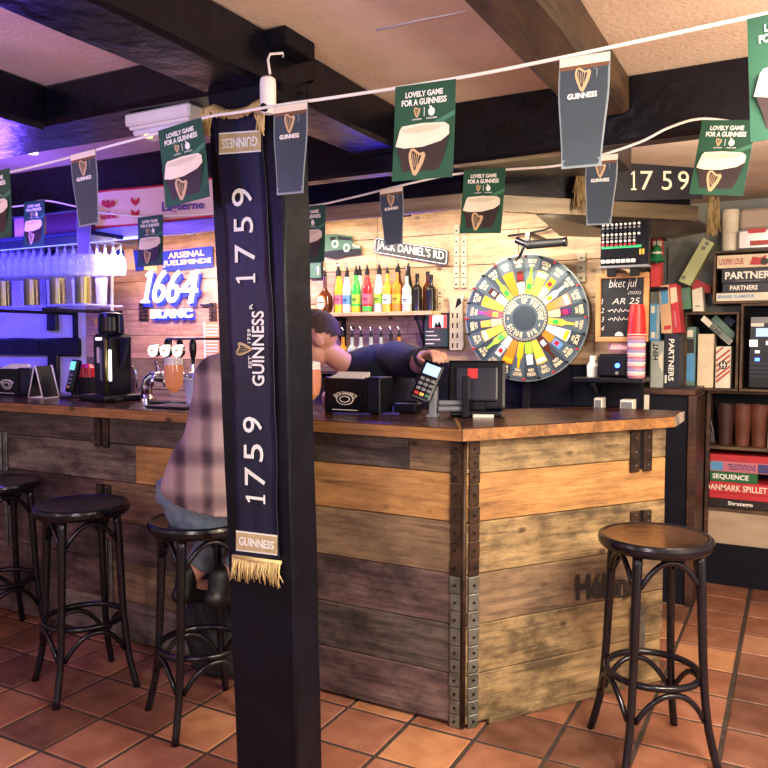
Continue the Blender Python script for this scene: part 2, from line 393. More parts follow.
# ================================================================ CANOPY over the bar
ZT, ZL = 2.025, 1.955
F0 = (-7.0, 3.13); F1 = (-1.30, 3.13); F2 = (-.43, 3.96)
can = thing('bar_canopy', 'brushed steel canopy edging running above the bar counter', 'canopy', (-2.2, 3.13, ZL))
b = MB(); b.bx(-3.2, F1[0], F0[1], F0[1]+.03, ZL, ZT, 'steel', .004); b.build('fascia', can, world=True)
def prismz(b, poly, z0, z1, m):
    n = len(poly); vs = [(x,y,z0) for x, y in poly]+[(x,y,z1) for x, y in poly]
    bb = bmesh.new(); q = [bb.verts.new(p) for p in vs]
    bb.faces.new(q[:n][::-1]); bb.faces.new(q[n:])
    for k in range(n): bb.faces.new([q[k], q[(k+1)%n], q[n+(k+1)%n], q[n+k]])
    bmesh.ops.recalc_face_normals(bb, faces=bb.faces)
    return b.bm(bb, m)
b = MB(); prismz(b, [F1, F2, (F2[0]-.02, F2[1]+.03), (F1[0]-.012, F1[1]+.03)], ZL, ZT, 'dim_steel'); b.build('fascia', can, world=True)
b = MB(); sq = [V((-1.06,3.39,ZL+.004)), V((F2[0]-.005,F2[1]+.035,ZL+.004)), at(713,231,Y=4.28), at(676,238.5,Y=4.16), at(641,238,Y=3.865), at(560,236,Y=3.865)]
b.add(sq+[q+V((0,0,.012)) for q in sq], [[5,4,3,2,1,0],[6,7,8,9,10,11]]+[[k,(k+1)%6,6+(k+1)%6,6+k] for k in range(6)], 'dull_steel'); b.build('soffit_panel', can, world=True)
b = MB(); b.bx(-4.6, -3.2, 3.13, 3.16, ZL-.005, ZT, 'white_wall', .004); b.build('painted_board', can, world=True)['label'] = 'white painted board lit blue'
b = MB()
for x in (-6, -4.4, -2.9, -1.6): b.bx(x-.02, x+.02, 3.16, 3.2, ZL, 2.198, 'black_paint')
b.bx(-7, -1.32, 3.16, 3.19, ZT-.03, 2.198, 'black_paint'); prismz(b, [(-1.3,3.165), (-.47,3.99), (-.52,4.04), (-1.35,3.2)], ZL+.03, 2.198, 'black_paint')
b.build('header_board', can, world=True)['label'] = 'black header board'
b = MB(); b.tube([(-3.15,3.22,1.985), (-1.65,3.22,1.985)], .013, mat('tube_glow', 'fff0d0', emit='ffe6b0', es=7), 8); b.build('fluorescent_tube', can, world=True)['label'] = 'lit warm fluorescent tube'
b = MB(); b.tube([(-4.55,3.122,1.955), (-3.22,3.122,1.955)], .006, mat('blue_glow', '8090ff', emit='5a66ff', es=6), 8); b.build('light_strip', can, world=True)['label'] = 'lit blue light strip'
# ================================================================ BAR FRONT
CX, CY = -1.012, 2.475
AR = R(54); RD = V((math.cos(AR), math.sin(AR), 0))
def xzR(px, py):
    d = ray(px, py); n = V((math.sin(AR), -math.cos(AR), 0)); o = V((0,0,EYE)); t = (V((CX,CY,0))-o).dot(n)/d.dot(n); p = o+d*t
    return ((p-V((CX,CY,0))).dot(RD), p.z)
bar = thing('bar_counter', 'pallet plank bar front with dark metal corner hinges below the varnished worktop', 'bar', (CX, CY, 0))
seams = [1.036, .915, .742, .556, .372, .192, .012]
rb = random.Random(11)
RL = .945
def face(rows, x0, x1, side, flip):
    b = MB()
    for k, row in enumerate(rows):
        z1, z0 = seams[k], seams[k+1]
        for (a, c, m) in row:
            c2 = c
            b.bx(a+.0012, c2-.0012, -.006-rb.uniform(0,.004), .03, z0+.0015, z1-.0015, m, .0025)
    b.bx(x0, x1, .03, .05, 0.0, 1.04, 'plank_dark')
    o = b.build('plank_cladding', bar); return o
W0 = -5.6
def lx(px, py): return at(px, py, Y=CY).x-CX
x137 = lx(137, 470)
rowsL = [[(W0,lx(100,430),'plank_dark'),(lx(100,430),lx(410,450),'plank_dark'),(lx(410,450),-.002,'plank_brown')],
 [(W0,lx(8,440),'plank_dark'),(lx(8,440),x137,'plank_grey'),(x137,lx(290,480),'plank_orange'),(lx(290,480),-.002,'plank_orange')],
 [(W0,lx(105,500),'plank_red'),(lx(105,500),lx(300,520),'plank_brown'),(lx(300,520),-.002,'plank_brown')],
 [(W0,lx(60,530),'plank_red'),(lx(60,530),lx(300,560),'plank_red'),(lx(300,560),-.002,'plank_red')],
 [(W0,lx(112,560),'plank_red'),(lx(112,560),lx(290,600),'plank_brown'),(lx(290,600),-.002,'plank_dark')],
 [(W0,lx(60,600),'plank_red'),(lx(60,600),lx(250,640),'plank_grey'),(lx(250,640),-.002,'plank_red')]]
face(rowsL, W0, -.02, 'L', 1)
rowsR = [[(.002,.78,'plank_yellow'),(.78,RL,'plank_pale')], [(.002,RL,'plank_orange')], [(.002,RL,'plank_yellow')], [(.002,RL,'plank_brown')], [(.002,RL,'plank_yellow')], [(.002,RL-.01,'plank_yellow')]]
o = face(rowsR, .02, RL-.02, 'R', 1); o.rotation_euler = (0,0,AR)
b = MB()    # side return of the right end and dark carcass
b.bx(RL-.03, RL, .05, .35, .012, 1.036, 'plank_pale'); b.bx(RL-.03, RL, .35, .40, 0, 1.036, 'plank_dark')
o = b.build('end_panel', bar); o.rotation_euler = (0,0,AR)
b = MB(); b.bx(.1, RL+.0, -.018, .0, 0, .022, 'plank_yellow', .002); o = b.build('skirting_strip', bar); o.rotation_euler = (0,0,AR)
# stencil on the planks
b = MB(); p0 = xzR(574, 599); p1 = xzR(634, 574)
mat('stencil', '1a1716', .7, col2='2e2722', scale=25)
q = [xzR(574,600), xzR(634,595), xzR(634,570), xzR(574,574)]
fq = lambda u, v: tuple((q[0][i]*(1-u)+q[1][i]*u)*(1-v)+(q[3][i]*(1-u)+q[2][i]*u)*v for i in (0,1))
b.text('Hélens', (0,0,1,1), -.0112, .0012, 'stencil', bold=.04, fn=fq)
o = b.build('stencilled_lettering', bar); o.rotation_euler = (0,0,AR); o['label'] = 'black stencilled word'
# corner hinges, two leaves per collar
def strap(x0, x1, z0, z1, m, rot, nr, cut=True):
    b = MB(); r = random.Random(int(z0*1000)+int(x0*100))
    h = (z1-z0)/nr
    for k in range(nr):
        zz = z0+h*k; b.bx(x0+r.uniform(0,.004), x1-r.uniform(0,.004), -.016, -.009, zz+.002, zz+h-.001, m, .002)
        for xx in (x0+(x1-x0)*.5,): b.cyl((xx,-.02,zz+h*.5), (xx,-.012,zz+h*.5), .005, 'rivet', seg=8)
    o = b.build('hinge_leaf', bar)
    if rot: o.rotation_euler = (0,0,AR)
    return o
for (z0, z1, m, n) in ((.88,1.03,'rusty_metal',3), (.55,.80,'rusty_metal',4), (.80,.88,'rusty_metal',1), (.30,.55,'rusty_metal',4), (.0,.30,'galvanised',6)):
    if m == 'rusty_metal' and z0 == .30: m = 'galvanised'
    strap(-.050, -.006, z0, z1, m, False, n); strap(.008, .056, z0, z1, m, True, n)
b = MB(); b.tube([(.004,-.012,.01), (.004,-.012,1.03)], .009, 'rusty_metal', 8); b.build('hinge_pin', bar)
# dark brackets along the two faces
def brk(x0, x1, z0, z1, rot, m='rusty_metal'):
    b = MB(); w_ = (x1-x0)
    b.bx(x0, x0+w_*.4, -.02, -.008, z0, z1, m, .002); b.bx(x0+w_*.6, x1, -.02, -.008, z0, z1, m, .002); b.bx(x0+w_*.38, x0+w_*.62, -.014, -.008, z0+.01, z1, 'soft_black')
    for k in range(3):
        zz = z0+(z1-z0)*(k+.5)/3
        b.cyl((x0+w_*.2,-.024,zz), (x0+w_*.2,-.018,zz), .004, 'galvanised', seg=6); b.cyl((x1-w_*.2,-.024,zz), (x1-w_*.2,-.018,zz), .004, 'galvanised', seg=6)
    o = b.build('bracket', bar)
    if rot: o.rotation_euler = (0,0,AR)
for c in ((97,415,111,447), (99,484,113,497), (1,431,10,470), (8,500,15,545), (107,540,115,600)):
    a = rect(*c, CY); brk(a[0]-CX, a[2]-CX, a[1], a[3], False, 'rusty_metal' if c[0] > 20 and c[1] < 500 else 'galvanised')
for c, m in (((628,430,649,471),'rusty_metal'), ((628,510,648,530),'rusty_metal'), ((628,605,642,648),'galvanised')):
    q0 = xzR(c[0], (c[1]+c[3])/2); q1 = xzR(c[2], (c[1]+c[3])/2); m0 = xzR((c[0]+c[2])/2, c[1]); m1 = xzR((c[0]+c[2])/2, c[3])
    brk(q0[0], q1[0], m1[1], m0[1], True, m)
# ================================================================ WORKTOP
top = thing('bar_worktop', 'varnished dark brown worktop with a pale cut end, lying on the plank bar front', 'worktop', (-2.5, 2.65, 1.04))
ZW = 1.085
def board(front, back, name):
    b = MB(); poly = front + back
    prismz(b, poly, 1.0415, ZW-.004, 'counter_edge')
    n = len(poly); cxm = sum(p[0] for p in poly)/n; cym = sum(p[1] for p in poly)/n
    prismz(b, [(p[0]+(cxm-p[0])*.004, p[1]+(cym-p[1])*.012) for p in poly], ZW-.0045, ZW, 'counter_top')
    return b
b = board([(-6.6,2.39), (-.988,2.39)], [(-1.28,3.0), (-6.6,3.0)], 'x'); b.build('board', top, world=True)
b = board([(-.985,2.39), (-.415,3.196)], [(-.425,3.46), (-.82,3.46), (-1.275,3.005)], 'x')
b.bx(-.4149, -.4110, 3.2, 3.455, 1.043, ZW-.002, 'end_grain'); b.build('board', top, world=True)
# ================================================================ PILLAR with its scarf
PF = 1.66
b = MB(); vs = []
n = 12; rp = random.Random(2)
for i in range(n+1):
    z = 2.056*i/n
    xl = -1.365-.04*z; xr = -1.156-.0210*z; j = lambda: rp.uniform(-.002,.002); e = .006
    for (x, y) in ((xl+e,PF),(xr-e,PF),(xr,PF+e),(xr,PF+.118),(xr-e,PF+.124),(xl+e,PF+.124),(xl,PF+.118),(xl,PF+e)): vs.append((x+j(),y+abs(j())*.5,z))
fs = [[i*8+k, i*8+(k+1)%8, (i+1)*8+(k+1)%8, (i+1)*8+k] for i in range(n) for k in range(8)] + [list(range(8))[::-1], [n*8+k for k in range(8)]]
b.add(vs, fs, 'black_paint'); pil = b.build('pillar'); tag(pil, 'black painted timber pillar with a scarf hanging down its front', 'pillar')
sca = thing('football_scarf', 'long navy scarf with white 1759 figures hanging down the black pillar', 'scarf', (at(257,560,Y=PF-.01)))
YS = PF-.008
edges = [(112,209,262),(125,213,262),(150,216.5,262),(210,223.5,267),(338,229.3,273),(458,235,276),(520,236,277),(557,236,279)]
def sc_edge(y):
    for k in range(len(edges)-1):
        a, c = edges[k], edges[k+1]
        if y <= c[0]: t = (y-a[0])/(c[0]-a[0]); return a[1]+(c[1]-a[1])*t, a[2]+(c[2]-a[2])*t
    return edges[-1][1:]
b = MB(); rows = 60; cols = 8; vs = []
for back in (0, 1):
    for i in range(rows+1):
        y = 113+(558-113)*i/rows; l, r_ = sc_edge(y)
        for k in range(cols+1):
            p = at(l+(r_-l)*k/cols, y, Y=YS)
            p.y += -.0045*(math.sin(k*1.9+math.sin(y*.045)*2.2)*.5+.5)+(.006 if back else 0); vs.append(p)
N = (rows+1)*(cols+1); fs = []
for i in range(rows):
    for k in range(cols):
        q = i*(cols+1)+k; fs.append([q, q+cols+1, q+cols+2, q+1]); q += N; fs.append([q, q+1, q+cols+2, q+cols+1])
for i in range(rows):
    for k in (0, cols):
        q = i*(cols+1)+k; fs.append([q, q+N, q+N+cols+1, q+cols+1])
b.add(vs, fs, 'scarf_navy', True); b.build('knitted_band', sca, world=True)
YT = YS-.0062
b = MB()
for ch, x0,y0,x1,y1 in (('9',232,188,252,206),('5',234,217,253,233),('7',235,244,255,262),('1',236,274,255,283),('9',243,417,262,433),('5',244,444,263,461),('7',245,468,265,486),('1',246,494,265,503)):
    pxtext(b, ch, x0,y0,x1,y1, YT, 'scarf_white', 1, 0)
pxtext(b, 'GUINNESS', 252, 311, 264, 386, YT, 'scarf_white', 1, .015); pxtext(b, 'R', 249.5,304,252.5,309, YT, 'scarf_white', 1)
pxtext(b, 'EST', 248.5,356,251.5,368, YT, 'scarf_white', 1); pxtext(b, '1759', 247.5,329,250.5,343, YT, 'scarf_white', 1)
b.build('white_lettering', sca, world=True)['label'] = 'white figures and word reading upwards'
def harp(b, cx, cz, h, y, d, m, rot=0, wd=.09):
    """small harp: pillar, curved neck, soundboard, strings"""
    P = lambda pts: [((cx+(x*math.cos(rot)-z*math.sin(rot))*h), (cz+(x*math.sin(rot)+z*math.cos(rot))*h)) for x, z in pts]
    b.stroke(P([(-.27,.44),(-.31,.30),(-.26,.05),(-.14,-.25),(-.02,-.5)]), wd*h, y, d, m)
    b.stroke(P([(-.30,.46),(-.16,.5),(-.02,.40),(.12,.32),(.28,.38),(.33,.30)]), wd*.9*h, y-.0002, d, m)
    b.stroke(P([(.30,.33),(.22,.0),(.10,-.28),(-.02,-.5)]), wd*1.5*h, y-.0001, d, m)
    for k in range(4):
        t = k/4; b.stroke(P([(-.2+t*.38,.36-.06*t),(-.16+t*.26,-.1-.05*k)]), wd*.2*h, y, d, m)
b = MB(); c_ = xz(244, 349, YT); harp(b, c_[0], c_[1], .05, YT, .001, 'scarf_gold', R(90), .1); b.build('harp_emblem', sca, world=True)['label'] = 'gold harp emblem lying on its side'
def patch(x0,y0,x1,y1, rot, lab, sl):
    b = MB(); c0 = [(x0,y1),(x1,y1+sl),(x1,y0+sl),(x0,y0)]
    pxpoly(b, [(x0-.0,y1+1.5),(x1,y1+sl+1.5),(x1,y0+sl-1.5),(x0,y0-1.5)], YT+.0012, .0012, 'scarf_white')
    pxpoly(b, c0, YT, .0012, 'scarf_gold')
    f = quadmap([(x0+3,y1-4),(x1-3,y1+sl-4),(x1-3,y0+sl+4.5),(x0+3,y0+4.5)], YT)
    b.text('GUINNESS', (0,0,1,1), YT-.001, .001, 'scarf_white', rot, .02, fn=f); b.build('woven_patch', sca, world=True)['label'] = lab
patch(219, 134.5, 260.5, 153, 2, 'gold patch with the word upside down', -3)
patch(236, 532, 277, 549, 0, 'gold patch at the foot of the scarf', 5)
def fringe(name, pts, lens, parent, world=True, y=YS-.003, thick=.0028, n=40, m='fringe_gold', spread=0, seed=1, dy=.012):
    """pts: picture top edge (x0,y0)-(x1,y1); strands hang down by lens metres"""
    b = MB(); r = random.Random(seed)
    a, c = at(*pts[0], Y=y), at(*pts[1], Y=y)
    b.tube([a, (a+c)/2+V((0,-.003,0)), c], .006, m, 6)
    for k in range(n):
        t = (k+.5)/n; p = a.lerp(c, t); l = lens*r.uniform(.8,1.1); sp = (t-.5)*spread
        q = [p+V((sp*.0,-r.uniform(0,dy*.3),0)), p+V((sp*.4+r.uniform(-.004,.004),-r.uniform(0,dy),-l*.5)), p+V((sp+r.uniform(-.006,.006),-r.uniform(0,dy),-l))]
        b.tube(q, [thick,thick*.9,thick*.5], m, 5)
    return b.build(name, parent, world=world)
fringe('fringe', [(233,556),(281,563)], .062, sca, spread=.012, n=46)
# gathered top end: folded tassels at either corner
b = MB(); rr = random.Random(8)
a = at(207,112,Y=YS-.006); c = at(263,113,Y=YS-.006)
pts = [at(x, y, Y=YS-.008) for x, y in ((206,112),(214,108.5),(226,113),(238,113),(250,110),(259,104),(264,110))]
b.tube(pts, [.012,.012,.010,.009,.010,.012,.010], 'fringe_gold', 8)
for k in range(60):
    t = k/59; i = min(int(t*6), 5); p = pts[i].lerp(pts[i+1], t*6-i)
    b.tube([p+V((0,-.008,.006)), p+V((rr.uniform(-.01,.01),-.015,-.004)), p+V((rr.uniform(-.012,.012),-.012,-.018))], .003, 'fringe_gold', 5)
for (px, py, L_, n_) in ((207,110,.07,34), (262,108,.065,26)):
    for k in range(n_):
        p = at(px+rr.uniform(-3.5,3.5), py+rr.uniform(-3,2), Y=YS-.012); l = L_*rr.uniform(.5,1.1)
        b.tube([p, p+V((rr.uniform(-.008,.008),-rr.uniform(0,.014),-l*.5)), p+V((rr.uniform(-.012,.012),-rr.uniform(0,.012),-l))], [.003,.003,.0018], 'fringe_gold', 5)
b.build('fringe', sca, world=True)['label'] = 'bunched gold fringe tucked over the top'
# white sensor on the pillar corner
p = at(268, 96, Y=1.60)
sen = thing('wall_camera', 'white rounded camera with a dark lens fixed high on the pillar', 'camera', at(268,117,Y=1.60))
b = MB(); k = .0021; b.lathe([(0,-.046),(.012,-.045),(.019,-.038),(.0205,-.03),(.0205,.03),(.019,.042),(.012,.047),(0,.048)], 'white_plastic', 20, None, p); b.build('housing', sen, world=True)
b = MB(); q = at(262.5, 107, Y=1.577); b.cyl(q+V((.004,.02,0)), q, .010, 'black_plastic', seg=14); b.cyl(q, q+V((-.001,-.002,0)), .005, 'soft_black', seg=12); b.build('lens', sen, world=True)
b = MB(); b.tube([at(270,74,Y=1.60), at(268,60,Y=1.61), at(270,54,Y=1.62), at(283,53,Y=1.63), at(283,57,Y=1.64)], .0035, 'white_plastic', 6); b.build('cable', sen, world=True)
b = MB(); b.bx(p.x-.03, p.x+.0, 1.605, 1.665, p.z+.0, p.z+.03, 'black_plastic', .003); b.build('bracket', sen, world=True)
b = MB(); b.tube([at(307,100,Y=1.70), at(308,88,Y=1.8), at(315,80,Y=1.9), at(325,80,Y=2.0)], .003, 'black_plastic', 6); tag(b.build('loose_wire'), 'thin dark wire looping under the beam right of the pillar', 'wire')
# ================================================================ BUNTING
Y1, Y2 = 1.575, 2.43
def cord(pts, Y, name, lab, r=.0048):
    b = MB(); P = [at(x, y, Y=Y) for x, y in pts]
    # smooth between given points
    Q = []
    for i in range(len(P)-1):
        p0, p1, p2, p3 = P[max(i-1,0)], P[i], P[i+1], P[min(i+2,len(P)-1)]
        for k in range(6):
            t = k/6; Q.append(.5*((2*p1)+(p2-p0)*t+(2*p0-5*p1+4*p2-p3)*t*t+(3*p1-p0-3*p2+p3)*t**3))
    Q.append(P[-1]); b.tube(Q, r, 'tape_white', 6, flat=.5)
    o = b.build(name); return tag(o, lab, 'bunting', 'bunting strings')
cord([(-60,182),(0,174),(60,160),(110,146),(155,134),(203,118),(240,112),(277,105.5),(330,98),(400,87.5),(480,74),(560,58),(640,41),(700,28),(768,13.5),(830,1)], Y1, 'bunting', 'nearer white bunting cord, running across the front of the black pillar', .0042)
cord([(-40,210),(20,206),(43,200.5),(78,207),(97,212),(137,216.5),(165,216),(220,213),(306,206.5),(350,198),(395,187),(450,175),(500,170),(555,166),(595,157),(640,142),(668,128),(699,119),(735,122),(768,126),(800,128)], Y2, 'bunting', 'further white bunting cord, looping along the beam over the bar', .0042)
def card_flag():
    """A5 card: origin at top middle, hanging down, front towards -Y"""
    root = thing('bunting_flag', '', 'bunting flag', group='green card bunting flags')
    b = MB(); w, h = .145, .212
    bend = lambda z: -.010*(z/h)**2
    for k in range(6):
        z0, z1 = -h*k/6, -h*(k+1)/6; y0, y1 = bend(z0), bend(z1)
        vs = [(-w/2,y0,z0),(w/2,y0,z0),(w/2,y1,z1),(-w/2,y1,z1)]; vs += [(x,y+.0012,z) for x,y,z in vs]
        b.add(vs, [[0,3,2,1],[4,5,6,7],[0,4,7,3],[1,2,6,5],[3,7,6,2],[0,1,5,4]], 'card_green')
    b.build('card', root)
    b = MB(); Y = lambda z: bend(z)-.0007
    Z = lambda f: -h*f; X = lambda f: w*(f-.5)
    b.text('LOVELY GAME', (X(.18),Z(.135),X(.80),Z(.075)), bend(-.02)-.001, .0006, 'print_white', bold=.03)
    b.text('FOR A GUINNESS', (X(.12),Z(.22),X(.86),Z(.155)), bend(-.04)-.001, .0006, 'print_white', bold=.03)
    harp(b, X(.38), Z(.295), h*.10, bend(-.06)-.001, .0006, 'print_gold', 0, .12)
    b.stroke([(X(.5),Z(.25)),(X(.5),Z(.34))], .0012, bend(-.06)-.001, .0006, 'print_white')
    b.disc(X(.62), Z(.30), w*.055, h*.045, bend(-.06)-.001, .0006, 'print_white', 10); b.stroke([(X(.60),Z(.255)),(X(.58),Z(.24)),(X(.62),Z(.25))], .003, bend(-.06)-.001, .0006, 'print_white')
    b.text('GUINNESS', (X(.30),Z(.375),X(.46),Z(.36)), bend(-.08)-.001, .0006, 'print_white'); b.text('PREMIER', (X(.54),Z(.375),X(.72),Z(.36)), bend(-.08)-.001, .0006, 'print_white')
    b.plate([(X(.62),Z(.42)),(X(1),Z(.31)),(X(1),Z(.36)),(X(.75),Z(.44))], bend(-.08)-.0008, .0004, 'card_green_pale')
    b.build('printed_lettering', root)
    b = MB(); y = bend(-.18)-.0012
    body = [(X(.06),Z(.62)),(X(.14),Z(.80)),(X(.19),Z(.985)),(X(.72),Z(.985)),(X(.84),Z(.80)),(X(.93),Z(.56))]
    b.plate(body, y, .0006, 'stout_dark')
    head = [(X(.05),Z(.64)),(X(.12),Z(.47)),(X(.16),Z(.435)),(X(.5),Z(.42)),(X(.86),Z(.435)),(X(.93),Z(.47)),(X(.93),Z(.56)),(X(.80),Z(.62)),(X(.5),Z(.665)),(X(.2),Z(.665))]
    b.plate(head, y-.0005, .0006, 'print_cream')
    b.plate([(X(.15),Z(.465)),(X(.5),Z(.445)),(X(.85),Z(.46)),(X(.72),Z(.50)),(X(.4),Z(.52)),(X(.2),Z(.51))], y-.0008, .0006, mat('cream_shade', 'c9bda4', .6))
    harp(b, X(.40), Z(.82), h*.26, y-.0008, .0006, 'print_gold', -.1, .11)
    b.build('printed_glass', root)
    return root
def pint_flag():
    root = thing('bunting_flag', '', 'bunting flag', group='pint shaped bunting flags')
    prof = [(.050,0),(.050,-.03),(.0505,-.07),(.048,-.10),(.044,-.14),(.0405,-.18),(.0395,-.205),(.0395,-.217)]
    sec = lambda z0, z1, s: [(x*s, z) for x, z in pr(z0, z1)] + [(-x*s, z) for x, z in pr(z0, z1)][::-1]
    def wid(z):
        for (xa, za), (xb, zb) in zip(prof, prof[1:]):
            if zb <= z <= za: return xa+(xb-xa)*(za-z)/(za-zb)
        return prof[-1][0]
    def pr(z0, z1):
        zs_ = [z0+(z1-z0)*k/8 for k in range(9)]; return [(wid(z), z) for z in zs_]
    b = MB(); b.plate(sec(0,-.217,1), 0, .0012, 'stout_edge'); b.build('card', root)
    b = MB(); b.plate(sec(-.001,-.018,.97), -.0006, .0005, 'print_cream'); b.plate(sec(-.018,-.026,.96), -.0006, .0005, 'stout_brown'); b.plate(sec(-.026,-.2,.93), -.0006, .0005, 'stout_slate')
    b.plate([(-.036,-.205),(-.03,-.2),(.03,-.2),(.036,-.205),(.033,-.212),(-.033,-.212)], -.0006, .0005, 'stout_slate')
    b.build('printed_glass', root)
    b = MB(); harp(b, -.002, -.047, .044, -.0014, .0006, 'print_gold', 0, .1); b.stroke([(.020,-.028),(.026,-.030),(.025,-.045)], .0016, -.0014, .0006, 'stout_edge'); b.text('GUINNESS', (-.031,-.083,.027,-.072), -.0014, .0006, 'print_white', bold=.03)
    b.build('printed_emblem', root)
    return root
CARD, PINT = card_flag(), pint_flag(); used = set()
def flag(kind, px, py, Y, label, tilt=0, yaw=0, s=1, swing=0):
    src = CARD if kind == 'card' else PINT
    o = src if kind not in used else copy_tree(src); used.add(kind)
    p = at(px, py, Y=Y-.008); o.location = p; o.rotation_euler = (R(swing), R(tilt), R(yaw)); o.scale = (s,)*3; o['label'] = label
    return o
flag('card', 425, 83, Y1, 'green card flag hanging straight between the white camera and the brown beam', 1, 3)
flag('card', 179.5, 124, Y1, 'green card flag hanging just left of the black pillar, below the white box light', -8, 5, 1)
flag('card', 795, 8, Y1, 'green card flag highest up, cut by the right edge of the photo', -3, 0, 1.06)
flag('card', -7, 172, Y1, 'green card flag on the nearer cord, cut by the left edge', -4, 4, 1)
flag('pint', 290.5, 104, Y1, 'pint shaped flag touching the right side of the black pillar', 1, 0, 1)
flag('pint', 584.5, 55, Y1, 'large pint shaped flag in front of the brown ceiling beam', 1, 0, 1.02)
flag('pint', 82.5, 152, Y1, 'pint shaped flag tinted blue left of the pink banner', -5, 4, .98)
flag('card', 484.5, 169, Y2, 'green card flag above the wheel of fortune', 3, 2, 1)
flag('card', 729, 120, Y2, 'green card flag right of the white 1759 figures', 8, -3, 1)
flag('card', 150, 216, Y2, 'card flag tinted pink in front of the pink banner', -1, 0, 1)
flag('card', 34, 201, Y2, 'card flag tinted pink above the row of hanging glasses', 0, 0, 1)
flag('card', 309, 206, Y2, 'card flag half hidden behind the right side of the pillar', 0, 0, 1)
flag('pint', 391, 188, Y2, 'dark violet pint shaped flag in front of the street sign', -3, 0, .93)
flag('pint', 602, 155, Y2, 'pint shaped flag hanging left of the white 1759 figures', 2, -3, .98)
flag('pint', 84, 209, Y2, 'pint shaped flag tinted maroon behind the blue tinted one', 3, 0, .93)
# second scarf, stretched along the canopy header
def at_line(px, py, A, B_, off=0):
    A = V((A[0],A[1],0)); B_ = V((B_[0],B_[1],0)); d = (B_-A).normalized(); n = V((d.y,-d.x,0)); A = A+n*off
    r_ = ray(px, py); o = V((0,0,EYE)); t = (A-o).dot(n)/r_.dot(n); return o+r_*t
HA, HB = (-1.3,3.13), (-.43,3.96)
hp = lambda x, y, off=.012: at_line(x, y, HA, HB, off)
s2 = thing('football_scarf', 'dark scarf with white 1759 figures stretched along the canopy above the mixing desk', 'scarf', hp(640,196))
b = MB(); f_ = [hp(586,160),hp(700,157),hp(703,199),hp(588,201)]; k_ = [hp(586,160,.006),hp(700,157,.006),hp(703,199,.006),hp(588,201,.006)]
b.add(f_+k_, [[0,1,2,3],[7,6,5,4],[0,4,5,1],[1,5,6,2],[2,6,7,3],[3,7,4,0]], mat('scarf_black', '11121c', .6, col2='181a28', scale=8)); b.build('knitted_band', s2, world=True)
b = MB()
for ch, x0, x1 in (('1',631,636.5),('7',640.5,653),('5',662,672),('9',678,689)):
    P = [hp(x0,190,.016),hp(x1,190,.016),hp(x1,171,.016),hp(x0,171,.016)]
    fm = lambda u, v, P=P: tuple((P[0]*(1-u)+P[1]*u)*(1-v)+(P[3]*(1-u)+P[2]*u)*v)
    b.text(ch, (0,0,1,1), 0, 0, 'print_cream', 0, .0, fn=fm)
b.build('white_figures', s2, world=True)['label'] = 'white 1759 figures'
b = MB(); rr = random.Random(4)
for (x, y, L_, n_) in ((581,164,.20,40), (714,198,.17,40)):
    for k in range(n_):
        p = hp(x+rr.uniform(-5,5), y+rr.uniform(-2,3), .02); l = L_*rr.uniform(.6,1.05)
        b.tube([p, p+V((rr.uniform(-.012,.012),rr.uniform(-.01,.004),-l*.5)), p+V((rr.uniform(-.016,.016),rr.uniform(-.01,.004),-l))], .0032, mat('fringe_dull', '6b5a3c', .9, col2='8a7650', scale=30) if 'fringe_dull' not in MATS else 'fringe_dull', 5)
b.build('fringe', s2, world=True)['label'] = 'dull gold tassels at both ends'
# ================================================================ STOOLS
def stool():
    root = thing('bar_stool', '', 'bar stool', group='bentwood bar stools')
    b = MB()
    b.lathe([(0,.672),(.160,.672),(.173,.676),(.183,.688),(.185,.702),(.182,.712),(.176,.7165),(.169,.716),(.162,.7125)], 'stool_black', 40)
    b.lathe([(.1618,.7126),(.12,.7085),(.06,.706),(0.0001,.705)], 'stool_seat', 40)
    b.build('seat', root)
    pr = [(.146,.676),(.151,.60),(.158,.45),(.164,.33),(.172,.22),(.184,.13),(.204,.05),(.219,.0)]
    rd = [.0165,.0165,.0158,.015,.0145,.014,.0135,.014]
    def rad(z):
        for (a, za), (c, zb) in zip(pr, pr[1:]):
            if zb <= z <= za: return a+(c-a)*(za-z)/(za-zb)
    # smooth leg
    zz = [.676-.676*k/22 for k in range(23)]
    for q in range(4):
        a = R(90*q); b = MB(); b.tube([(rad(z)*math.cos(a), rad(z)*math.sin(a), z) for z in zz], [.0168-.0035*min(1,(.676-z)/.4) for z in zz], 'stool_black', 12)
        b.build('leg', root)
    for q in range(4):    # arched braces below the seat, below the ring
        for (z0, zt, nm) in ((.575,.655,'seat_brace'), (.155,.248,'foot_brace')):
            b = MB(); pts = []; N = 16
            for k in range(N+1):
                t = k/N; a = R(90*q+ 4 + 82*t); zq = z0+(zt-z0)*(1-abs(2*t-1)**2.4)
                r_ = (rad(z0)-.004)*(1-.20*math.sin(math.pi*t)) if nm == 'seat_brace' else (rad(z0)-.006)*(1-.14*math.sin(math.pi*t))
                pts.append((r_*math.cos(a), r_*math.sin(a), zq))
            b.tube(pts, .0095, 'stool_black', 8); b.build(nm, root)
    b = MB(); b.tube([(.150*math.cos(2*math.pi*k/40), .150*math.sin(2*math.pi*k/40), .268) for k in range(40)], .0115, 'stool_black', 10, closed=True)
    for q in range(4):
        a = R(90*q); b.cyl((.14*math.cos(a),.14*math.sin(a),.268), ((rad(.268)+.004)*math.cos(a),(rad(.268)+.004)*math.sin(a),.268), .006, 'stool_black', seg=8)
    b.build('foot_ring', root)
    return root
st0 = stool()
